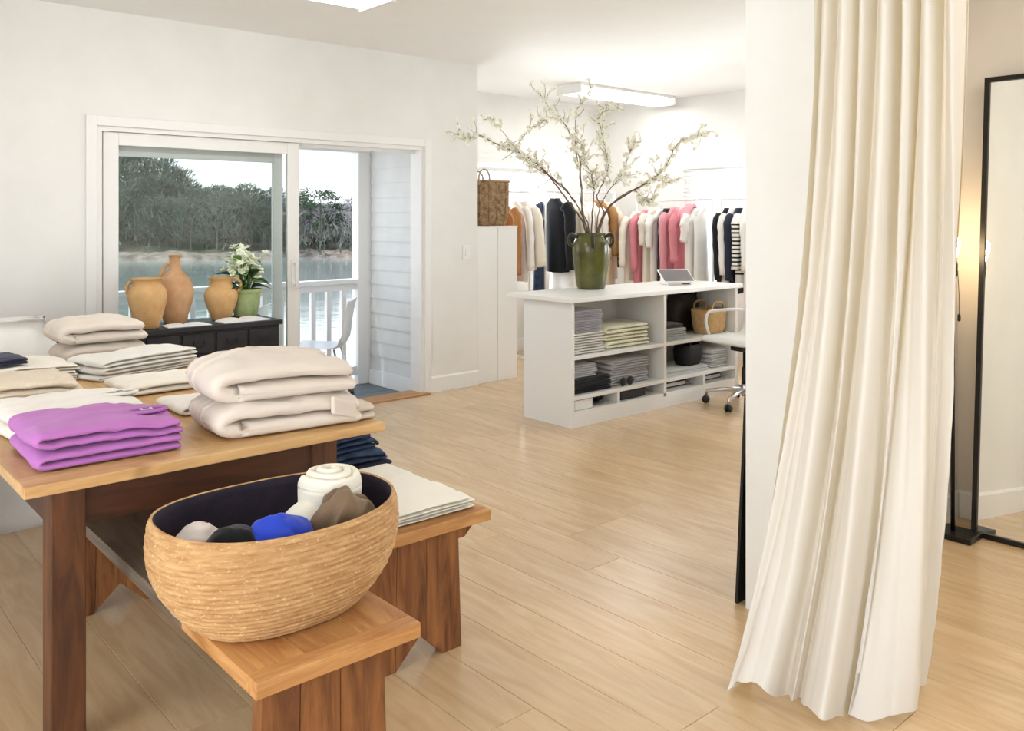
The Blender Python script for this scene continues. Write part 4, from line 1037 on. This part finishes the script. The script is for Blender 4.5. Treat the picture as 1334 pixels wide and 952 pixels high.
for k in range(16):
    a = 2 * math.pi * (k + .5) / 16; e = 1 / (abs(math.cos(a)) ** 5 + abs(math.sin(a)) ** 5) ** .2
    bm = nbm(); tube(bm, [(.234 * math.cos(a) * e * (.87 + .13 * min(1, q * 3.2) ** .6), .172 * math.sin(a) * e * (.87 + .13 * min(1, q * 3.2) ** .6), .4 * q) for q in [i / 8 for i in range(9)]], .006, 5); obj('stake', bm, M_WICK, wb, True)

# ------------------------------------------------------------------ clothing racks
def rack(label, p0, p1, h):
    a, b = Vector(p0), Vector(p1); c = (a + b) / 2; L = (b - a).length / 2; rz = math.atan2((b - a).y, (b - a).x)
    t = thing('clothing_rack', label, 'rack', (c.x, c.y, 0), rz)
    bm = nbm(); tube(bm, [(-L, 0, h), (L, 0, h)], .012, 8); obj('rail', bm, M_WHITEMETAL, t, True)
    for s in (-1, 1):
        bm = nbm(); tube(bm, [(s * L, 0, .03), (s * L, 0, h + .012)], .012, 8); obj('upright', bm, M_WHITEMETAL, t, True)
        obj('foot', B(s * L - .015, s * L + .015, -.22, .22, 0, .03), M_WHITEMETAL, t)
    return t
rack('white clothing rack behind the wicker basket with the camel coat', (5.30, 6.55), (5.98, 6.55), 1.72)
rack('white clothing rack behind the green jar with the black jacket', (6.16, 6.5), (7.22, 6.5), 1.73)
rack('white clothing rack of pink shirts behind the tablet till', (7.2, 6.15), (7.2, 5.16), 1.64)
rack('white clothing rack with the striped top beside the partition', (7.2, 5.06), (7.2, 4.02), 1.64)
def garment_body(w, th, L, sh, seed, flare=1.0, fold=.012, neck=.06):
    r = random.Random(seed); bm = nbm(); S_ = 28; out = []
    prof = [(.025, neck, .035), (0, neck * 1.15, .045), (-sh * .5, w * .62, th * .62), (-sh, w * .93, th * .85), (-sh - .05, w * .98, th), (-.22 * L - sh, w * .93, th * 1.05), (-.5 * L, w * (.93 + .3 * (flare - 1)), th * 1.02), (-.78 * L, w * (.94 + .7 * (flare - 1)), th * 1.02), (-L + .012, w * (.95 + (flare - 1)), th * 1.0), (-L, w * (.94 + (flare - 1)), th * .94)]
    ph = r.uniform(0, 6)
    for z, hw, ht in prof:
        R = []; f = fold * min(1, max(0, -z / L)) * (1 if z < -.1 else 0)
        for i in range(S_):
            a = 2 * math.pi * i / S_; e = 1 / (abs(math.cos(a)) ** 2.6 + abs(math.sin(a)) ** 2.6) ** (1 / 2.6)
            q = f * math.sin(a * 7 + ph + z * 2) + f * .8 * math.sin(a * 4 - ph)
            R.append(((hw + q * .6) * math.cos(a) * e, (ht + q) * math.sin(a) * e, z + .006 * math.sin(3 * a + ph) * (z < -.3)))
        out.append(R)
    return rings(bm, out)
def sleeve_bm(s, w, sh, L, r0=.058, r1=.04, out=.05, seed=0):
    r = random.Random(seed); bm = nbm()
    pts = smooth_path([(s * (w - .035), 0, -sh * .85), (s * (w + .02), 0, -sh - .06), (s * (w + out * .7), -.005, -sh - L * .45), (s * (w + out), -.015 + r.uniform(-.02, .02), -sh - L)], 4)
    n = len(pts); return tube(bm, pts, [r0 + (r1 - r0) * i / (n - 1) + .004 * math.sin(i * 2.3 + seed) for i in range(n)], 12)
HANG = 'hangers on the clothing racks'
def garment(name, label, cat, x, y, top, rz, L, m, w=.19, th=.042, sleeves=.50, sh=.07, flare=1.0, seed=0, group=None, hang_to=1.64, fold=.011, r0=.047, r1=.036, out=.03):
    t = thing(name, label, cat, (x, y, top), rz, group)
    b = obj('garment_body', garment_body(w, th, L, sh, seed, flare, fold), m, t, True)
    if sleeves:
        for s in (-1, 1): obj('sleeve', sleeve_bm(s, w, sh, sleeves, r0, r1, out, seed + s), m, t, True)
    h = thing('clothes_hanger', 'white hanger holding a garment on a clothing rack', 'hanger', (x, y, top), rz, HANG)
    g = hang_to - top
    bm = nbm(); tube(bm, smooth_path([(0, 0, .0), (0, 0, g - .028), (.004, 0, g - .01), (.006, 0, g + .016), (-.012, 0, g + .022), (-.022, 0, g + .004)], 3), .0028, 5); obj('hook', bm, M_CHROME, h, True)
    bm = nbm(); tube(bm, [(-w * .9, 0, -sh * .82), (0, 0, .0), (w * .9, 0, -sh * .82)], .006, 6); obj('hanger_arms', bm, M_WHITE, h, True)
    return t
def px_v(x, v): return at_v(x, HZ, v).x
def px_u(x, u): return at_u(x, HZ, u).y
A = math.pi / 2
CAMEL = cloth(176, 124, 76); MUST = cloth(168, 126, 78); BLKC = cloth(34, 36, 40); PINK = cloth(228, 158, 168); PINK2 = cloth(220, 140, 152); WHT = cloth(244, 242, 238); CRM = cloth(240, 232, 218); BLUSH = cloth(238, 214, 198); NVY = cloth(46, 50, 66); SALMON = cloth(206, 148, 118); SAND = cloth(226, 206, 180)
h1, h2, h3 = 1.72, 1.73, 1.64
v1 = 6.55
garment('coat', 'camel brown coat on the rack right behind the wicker basket', 'coat', 5.62, v1, 1.585, A, .86, CAMEL, seed=1, hang_to=h1, sleeves=.62, w=.2)
garment('dress', 'long salmon garment hanging below the camel coat', 'dress', 5.47, v1, 1.56, A, 1.25, SALMON, seed=2, hang_to=h1, sleeves=0, w=.17)
garment('shirt', 'white long-sleeved shirt between the camel coat and the blue jeans', 'shirt', 5.78, v1, 1.60, A, .78, WHT, seed=3, hang_to=h1, sleeves=.6, out=.06)
garment('shirt', 'cream shirt with a hanging cuff next to the blue jeans', 'shirt', 5.88, v1 - .02, 1.60, A, .66, CRM, seed=4, hang_to=h1, sleeves=.56, r1=.06, out=.05)
# hanging trousers
def trousers(label, x, y, top, rz, L, m, hang, seed, name='jeans', cat='jeans', w=.10):
    t = thing(name, label, cat, (x, y, top), rz)
    bm = nbm()
    rings(bm, [[(s * math.cos(2 * math.pi * i / 16) * w, .035 * math.sin(2 * math.pi * i / 16), z) for i in range(16)] for z, s in ((0, 1), (-.02, 1.03), (-.2, 1.1))]); obj('waist', bm, m, t, True)
    for q in (-1, 1):
        bm = nbm(); tube(bm, smooth_path([(q * w * .5, 0, -.17), (q * w * .55, .006 * q, -L * .5), (q * w * .55, -.008 * q, -L)], 5), [.062, .06, .058, .056, .055, .054, .054, .053, .052, .052, .052], 12); obj('trouser_leg', bm, m, t, True)
    h = thing('clothes_hanger', 'white hanger holding a garment on a clothing rack', 'hanger', (x, y, top), rz, HANG)
    g = hang - top
    bm = nbm(); tube(bm, smooth_path([(0, 0, .01), (0, 0, g - .02), (.006, 0, g + .016), (-.012, 0, g + .02), (-.02, 0, g + .004)], 3), .0028, 5); obj('hook', bm, M_CHROME, h, True)
    bm = nbm(); tube(bm, [(-w, 0, .012), (w, 0, .012)], .006, 6); obj('hanger_arms', bm, M_WHITE, h, True)
    return t
trousers('blue jeans hanging at the end of the rack before the black jacket', 6.10, v1 - .02, 1.60, .75, 1.05, DENIM, h1, 5, w=.10)
v2 = 6.5
garment('jacket', 'black jacket hanging on the rack just behind the green jar', 'jacket', 6.30, v2, 1.635, A * 1.0, .74, BLKC, seed=6, hang_to=h2, w=.2, th=.06, sleeves=.64, r0=.07, r1=.05, out=.03)
garment('dress', 'long white dress showing below the black jacket', 'dress', 6.42, v2, 1.60, A, 1.15, WHT, seed=7, hang_to=h2, sleeves=0, flare=1.15)
for k, (dx, lb, c, L) in enumerate([(6.52, 'cream blouse hanging directly after the black jacket', CRM, .84), (6.62, 'white blouse hanging behind the handle of the green jar', WHT, .9), (6.73, 'pale cream tunic hanging behind the neck of the green jar', CRM, .95), (6.83, 'white tunic hanging beside the brown garment past the jar', WHT, .95)]):
    garment('blouse', lb, 'blouse', dx, v2, 1.60, A, L, c, seed=20 + k, hang_to=h2, sleeves=.5)
garment('jacket', 'mustard brown jacket hanging right of the green jar', 'jacket', 6.95, v2 - .02, 1.62, A, .62, MUST, seed=30, hang_to=h2, w=.2, sleeves=.5)
trousers('sand-coloured trousers below the mustard jacket', 6.90, v2 - .18, 1.30, .4, .75, SAND, 1.36, 31, 'trousers', 'trousers')
garment('blouse', 'blush blouse beside the mustard jacket', 'blouse', 7.04, v2 - .02, 1.60, A, .80, BLUSH, seed=32, hang_to=h2)
garment('top', 'black sleeveless top at the corner end of the green jar rack', 'top', 7.14, v2 - .02, 1.54, A, .62, BLKC, seed=33, hang_to=h2, sleeves=0, w=.17)
u3 = 7.2
def rk(x): return px_u(x, u3)
lst = [(830, 'cream wide-sleeved blouse at the corner end of the pink rack', 'blouse', CRM, .72, dict(sleeves=.5, out=.08)), (842, 'pink shirt hanging between two cream garments on the pink rack', 'shirt', PINK2, .84, dict(sleeves=.55)),
       (853, 'cream linen dress after the first pink shirt', 'dress', CRM, 1.0, dict(sleeves=.3)), (862, 'white linen dress in the middle of the pink rack', 'dress', WHT, 1.05, dict(sleeves=.3)),
       (871, 'dark garment peeking between the white dress and the pink shirts', 'top', cloth(60, 48, 56), .80, dict(sleeves=0, w=.17)), (880, 'light pink shirt, nearer the dark garment of the two together', 'shirt', PINK, .82, dict(sleeves=.6)),
       (893, 'deeper pink shirt with sleeves hanging above the tablet', 'shirt', PINK2, .84, dict(sleeves=.45)), (908, 'white long dress beside the deeper pink shirt', 'dress', WHT, .98, dict(sleeves=.25)), (920, 'white sheer dress at the partition end of the pink rack', 'dress', WHT, 1.05, dict(sleeves=0))]
for k, (x, lb, nm, m, L, kw) in enumerate(lst):
    top = 1.52 + .01 * (k % 3) - .02 * (k < 2)
    garment(nm, lb, nm, u3, rk(x), top, 0.0, L, m, seed=40 + k, hang_to=h3, **kw)
t = thing('scarf', 'pink scarf draped over the shoulder of the deeper pink shirt', 'scarf', (7.06, rk(897) - .06, 1.50))
bm = nbm(); ribbon(bm, [(-.02, -.14), (-.01, -.05), (.03, .03), (.09, .09), (.12, .07), (.13, .0)], .022, soft_ys(.12, 6), lambda y: max(.2, (1 - abs(y / .06) ** 6) ** .4), lambda v: Vector((v.x, v.y + .01 * math.sin(v.z * 40), v.z)))
obj('folded_drape', bm, PINK, t, True)
def stripes():
    m = mat('striped_knit', S(244, 242, 236), .9); n = m.node_tree.nodes; l = m.node_tree.links
    tc = n.new('ShaderNodeTexCoord'); sp = n.new('ShaderNodeSeparateXYZ'); mo = n.new('ShaderNodeMath'); mo.operation = 'PINGPONG'; mo.inputs[1].default_value = .0195
    gt = n.new('ShaderNodeMath'); gt.operation = 'GREATER_THAN'; gt.inputs[1].default_value = .0115
    lim = n.new('ShaderNodeMath'); lim.operation = 'LESS_THAN'; lim.inputs[1].default_value = -.13; lim2 = n.new('ShaderNodeMath'); lim2.operation = 'GREATER_THAN'; lim2.inputs[1].default_value = -.62
    mu = n.new('ShaderNodeMath'); mu.operation = 'MULTIPLY'; mu2 = n.new('ShaderNodeMath'); mu2.operation = 'MULTIPLY'
    l.new(tc.outputs['Object'], sp.inputs[0]); l.new(sp.outputs['Z'], mo.inputs[0]); l.new(mo.outputs[0], gt.inputs[0]); l.new(sp.outputs['Z'], lim.inputs[0]); l.new(sp.outputs['Z'], lim2.inputs[0])
    l.new(gt.outputs[0], mu.inputs[0]); l.new(lim.outputs[0], mu.inputs[1]); l.new(mu.outputs[0], mu2.inputs[0]); l.new(lim2.outputs[0], mu2.inputs[1])
    l.new(mix_col(m, S(244, 242, 236), S(30, 30, 34), mu2.outputs[0]), n['Principled BSDF'].inputs['Base Color']); return m
M_STRIPE = stripes()
for k, (x, lb, nm, m, L, sl) in enumerate([(950, 'black jacket first on the rack beside the partition', 'jacket', BLKC, .80, .6), (957, 'white shirt between the black and the navy jacket', 'shirt', WHT, .80, .55), (965, 'navy jacket beside the striped top', 'jacket', NVY, .80, .6), (975, 'white top with thin black stripes beside the partition', 'top', M_STRIPE, .74, .5), (986, 'white shirt behind the striped top', 'shirt', WHT, .8, .5), (996, 'cream shirt last on the striped top rack', 'shirt', CRM, .8, .5)]):
    garment(nm, lb, nm, u3, rk(x), 1.53, 0.0, L, m, seed=60 + k, hang_to=h3, sleeves=sl, group=None)

# ------------------------------------------------------------------ office chair
oc = thing('office_chair', 'white office chair with aluminium arms on castors by the counter', 'chair', (5.80, 3.86, 0), 0)
fw = Vector((-.86, .15, 0)).normalized(); oc.rotation_euler = (0, 0, math.atan2(fw.y, fw.x))     # local +x is the front
hub = nbm(); lathe(hub, [(.03, .075), (.032, .13), (.028, .17)], 16); obj('hub', hub, M_ALU, oc, True)
for k in range(5):
    a = k * 2 * math.pi / 5 + .35; c, s = math.cos(a), math.sin(a)
    bm = nbm(); tube(bm, [(.02 * c, .02 * s, .12), (.15 * c, .15 * s, .118), (.29 * c, .29 * s, .098), (.30 * c, .30 * s, .062)], [.022, .018, .014, .012], 8); sp = obj('base_spoke', bm, M_ALU, oc, True)
    for q in (-1, 1):
        bm = nbm(); lathe(bm, [(.006, -.009), (.026, -.009), (.029, -.005), (.029, .005), (.026, .009), (.006, .009)], 18)
        obj('castor_wheel', bm, M_BLACK, sp, True, (.30 * c - q * .014 * s, .30 * s + q * .014 * c, .0295), (math.pi / 2, 0, a))
bm = nbm(); lathe(bm, [(.026, .16), (.026, .30), (.017, .30), (.017, .44)], 16); obj('gas_column', bm, M_BLACK, oc, True)
obj('mechanism', B(-.09, .10, -.06, .06, .43, .475), M_BLACK, oc, bevel=.008)
def shell_path(off=0): return [(.235, .505 + off), (.20, .53 + off), (.1, .525 + off), (-.08, .515 + off), (-.17, .53 + off), (-.215, .58 + off), (-.245, .70), (-.275, .86), (-.285, .90)]
bm = nbm(); pp_ = [(p.x, p.y) for p in smooth_path([(a, b, 0) for a, b in shell_path()], 4)]
ribbon(bm, pp_, .028, soft_ys(.46, 8), lambda y: max(.4, (1 - abs(y / .23) ** 8) ** .4), lambda v: v); obj('seat_shell', bm, cloth(238, 236, 230), oc, True)
for s in (-1, 1):
    bm = nbm(); tube(bm, smooth_path([(.08, s * .20, .49), (.10, s * .265, .50), (.15, s * .27, .62), (.13, s * .27, .70), (.06, s * .27, .715), (-.16, s * .27, .715), (-.25, s * .265, .705), (-.262, s * .235, .70)], 4), .012, 8); obj('armrest', bm, M_WHITEMETAL, oc, True)
# ------------------------------------------------------------------ balcony chairs
M_SHELL = mat('grey_plastic', S(226, 228, 230), .35)
def shell_chair(label, x, y, rz):
    t = thing('shell_chair', label, 'chair', (x, y, -.05), rz)
    bm = nbm(); P = [(p.x, p.y) for p in smooth_path([(.21, .43, 0), (.19, .45, 0), (.05, .44, 0), (-.12, .44, 0), (-.18, .47, 0), (-.205, .54, 0), (-.225, .68, 0), (-.25, .80, 0), (-.262, .83, 0)], 5)]
    ribbon(bm, P, .012, soft_ys(.42, 10), lambda y: max(.4, (1 - abs(y / .21) ** 8) ** .4), lambda v: Vector((v.x + .25 * v.y * v.y, v.y * (1 - .10 * max(0, v.z - .5) * 2), v.z + (.35 * v.y * v.y if v.z < .5 else 0)))); obj('seat_shell', bm, M_SHELL, t, True)
    for a, b in ((1, 1), (1, -1), (-1, 1), (-1, -1)):
        bm = nbm(); tube(bm, [(a * .12, b * .13, .435), (a * .16 - .02, b * .185, .22), (a * .19 - .03, b * .215, 0.001)], .009, 8); obj('leg', bm, M_CHROME, t, True)
    return t
shell_chair('white moulded chair with thin metal legs on the balcony in the open doorway', 3.55, 6.43, math.radians(139))
shell_chair('white moulded balcony chair mostly hidden behind the sliding door stile', 2.78, 6.46, math.radians(139))

# ------------------------------------------------------------------ curtain, lamp and mirror
def curtain_mat():
    m = bpy.data.materials.new('cream_silk'); m.use_nodes = True; n = m.node_tree.nodes; l = m.node_tree.links; p = n['Principled BSDF']
    p.inputs['Base Color'].default_value = (*S(230, 228, 225), 1); p.inputs['Roughness'].default_value = .55; p.inputs['Sheen Weight'].default_value = .2
    tr = n.new('ShaderNodeBsdfTranslucent'); tr.inputs[0].default_value = (*S(252, 228, 148), 1)  # yellow tint put in for lamp glow through the folds
    mx = n.new('ShaderNodeMixShader'); mx.inputs[0].default_value = .22
    l.new(p.outputs[0], mx.inputs[1]); l.new(tr.outputs[0], mx.inputs[2]); l.new(mx.outputs[0], n['Material Output'].inputs[0])
    f = noise_tex(m, 40, 3, (1, 1, .25)); b = n.new('ShaderNodeBump'); b.inputs['Strength'].default_value = .12; b.inputs['Distance'].default_value = .004
    l.new(f, b.inputs['Height']); l.new(b.outputs[0], p.inputs['Normal']); l.new(b.outputs[0], tr.inputs['Normal']); return m
NU, NV = 300, 100
topL, topR = Vector((2.62, 1.475)), Vector((2.62, 1.005))
bot = [(0, Vector((2.30, 1.60))), (.18, Vector((2.29, 1.51))), (.38, Vector((2.35, 1.38))), (.68, Vector((2.40, 1.22))), (.85, Vector((2.59, 1.15))), (1, Vector((2.80, 1.135)))]
def botp(s):
    for (a, p), (b, q) in zip(bot, bot[1:]):
        if s <= b: return p.lerp(q, (s - a) / (b - a))
    return bot[-1][1]
def sharp(x): return math.copysign(abs(math.sin(x)) ** .75, math.sin(x))
bm = nbm(); L = []
for j in range(NV + 1):
    t = j / NV; z = 2.785 * (1 - t) + .004; f = t ** 2.7; R = []
    C = [topL.lerp(topR, i / NU).lerp(botp(i / NU), f) for i in range(NU + 1)]
    for i in range(NU + 1):
        s = i / NU; d = (C[min(i + 1, NU)] - C[max(i - 1, 0)]).normalized(); nn = Vector((-d.y, d.x))
        sw = s + .035 * noise.noise((s * 4, t * .6, 2)) + .012 * noise.noise((s * 9, t * 1.2, 9))
        ph = 2 * math.pi * 7.2 * sw
        am = .022 + .032 * (noise.noise((s * 4.2, t * .5, 7)) + .45)
        hi = max(.006, am) * (1 - .5 * t ** 1.7) * (sharp(ph) + .3 * math.sin(2 * ph + .8))
        lowf = (.055 * t ** 1.8) * (sharp(2 * math.pi * (3.3 * s + .12)) + .25 * math.sin(2 * math.pi * 5 * s + 1))
        wr = .010 * noise.noise((s * 14, t * 5, 3)) * (.3 + t) + .006 * noise.noise((s * 26, t * 12, 5)) * t + .004 * noise.noise((s * 8, t * 40, 6)) * t
        p = C[i] + nn * (hi + lowf + wr) + d * (.012 * math.cos(ph) * (1 - t) + .02 * t * math.cos(2 * math.pi * (3.3 * s + .12)))
        zz = z
        if t > .86: zz = z + ((t - .86) / .14) * (.05 * max(0, noise.noise((s * 7, 0, 4))) + .035 * max(0, -math.sin(2 * math.pi * (3.3 * s + .12))))
        R.append((p.x, p.y, max(.004, zz)))
    L.append(R)
rings(bm, L, False, False, False)
ct = thing('curtain', 'tall gathered cream silk curtain hanging to the floor at the fitting room', 'curtain', (2.55, 1.3, 0))
o = obj('drape', bm, curtain_mat(), ct, True, (-2.55, -1.3, 0))
# curtain track above the photo
obj('curtain_track', B(2.60, 2.64, .0, 1.57, CH - .002 - .001, CH - .0005) if False else B(.05, .09, -1.1, .27, CH - .012, CH - .001), M_WHITEMETAL, ct)
# mirror leaning on the fitting-room wall
M_MIRROR = mat('mirror_silver', (.93, .95, .93), .02, 1.0)
mw, mh = 1.0, 2.13; lean = math.atan2(.165, mh)
mi = thing('floor_mirror', 'tall black-framed mirror leaning on the fitting room wall', 'mirror', (4.225, 1.60, .002))
mi.rotation_euler = (0, lean, 0)
fr = .022
obj('mirror_glass', B(0.002, .012, -mw + fr, -fr, fr, mh - fr), M_MIRROR, mi)
for nm, b_ in (('frame', (-.008, .022, -fr, 0, 0, mh)), ('frame', (-.008, .022, -mw, -mw + fr, 0, mh)), ('frame', (-.008, .022, -mw + fr, -fr, 0, fr)), ('frame', (-.008, .022, -mw + fr, -fr, mh - fr, mh))):
    obj('frame_rail', B(*b_), M_BLACKMETAL, mi)
# floor lamp with a bare bulb
LP = at_h(1246, 705, 0.0) + Vector((.06, .04, 0))
fl = thing('floor_lamp', 'slim black floor lamp with a bare glowing bulb beside the mirror', 'lamp', (LP.x, LP.y, .001))
obj('base_plate', B(-.075, .075, -.105, .105, 0, .025), M_BLACKMETAL, fl, bevel=.003)
bm = nbm(); tube(bm, [(0, 0, .025), (0, 0, 1.19)], .009, 10); obj('pole', bm, M_BLACKMETAL, fl, True)
bm = nbm(); lathe(bm, [(.012, 1.185), (.019, 1.195), (.021, 1.25), (.017, 1.265)], 16); obj('socket', bm, M_BLACK, fl, True)
bm = nbm(); lathe(bm, smooth_prof([(.013, 1.262), (.018, 1.285), (.030, 1.325), (.032, 1.35), (.024, 1.375), (.003, 1.386)], 3), 20); obj('bulb', bm, emit('warm_bulb', (1.0, .74, .42), 55.0), fl, True)
bm = nbm(); tube(bm, [(.024, -.012, 1.22), (.03, -.016, 1.1), (.03, -.016, 1.02)], .0018, 5); pc = obj('pull_chain', bm, M_BLACKMETAL, fl)
bm = nbm(); lathe(bm, [(.003, .985), (.007, .99), (.007, 1.012), (.003, 1.02)], 10, .03, -.016); obj('chain_pull', bm, M_BLACK, pc)
# black board leaning on the end of the partition
lb = thing('leaning_board', 'black board leaning against the end of the white partition', 'board', (PU + .06, 1.912, .001))
lb.rotation_euler = (math.atan2(.042, .80), 0, 0)
obj('panel', B(-.05, .55, -.010, 0, 0, .80), M_BLACK, lb)
obj('edge_strip', B(-.053, -.0502, -.011, .001, 0, .802), M_BLACK, lb)
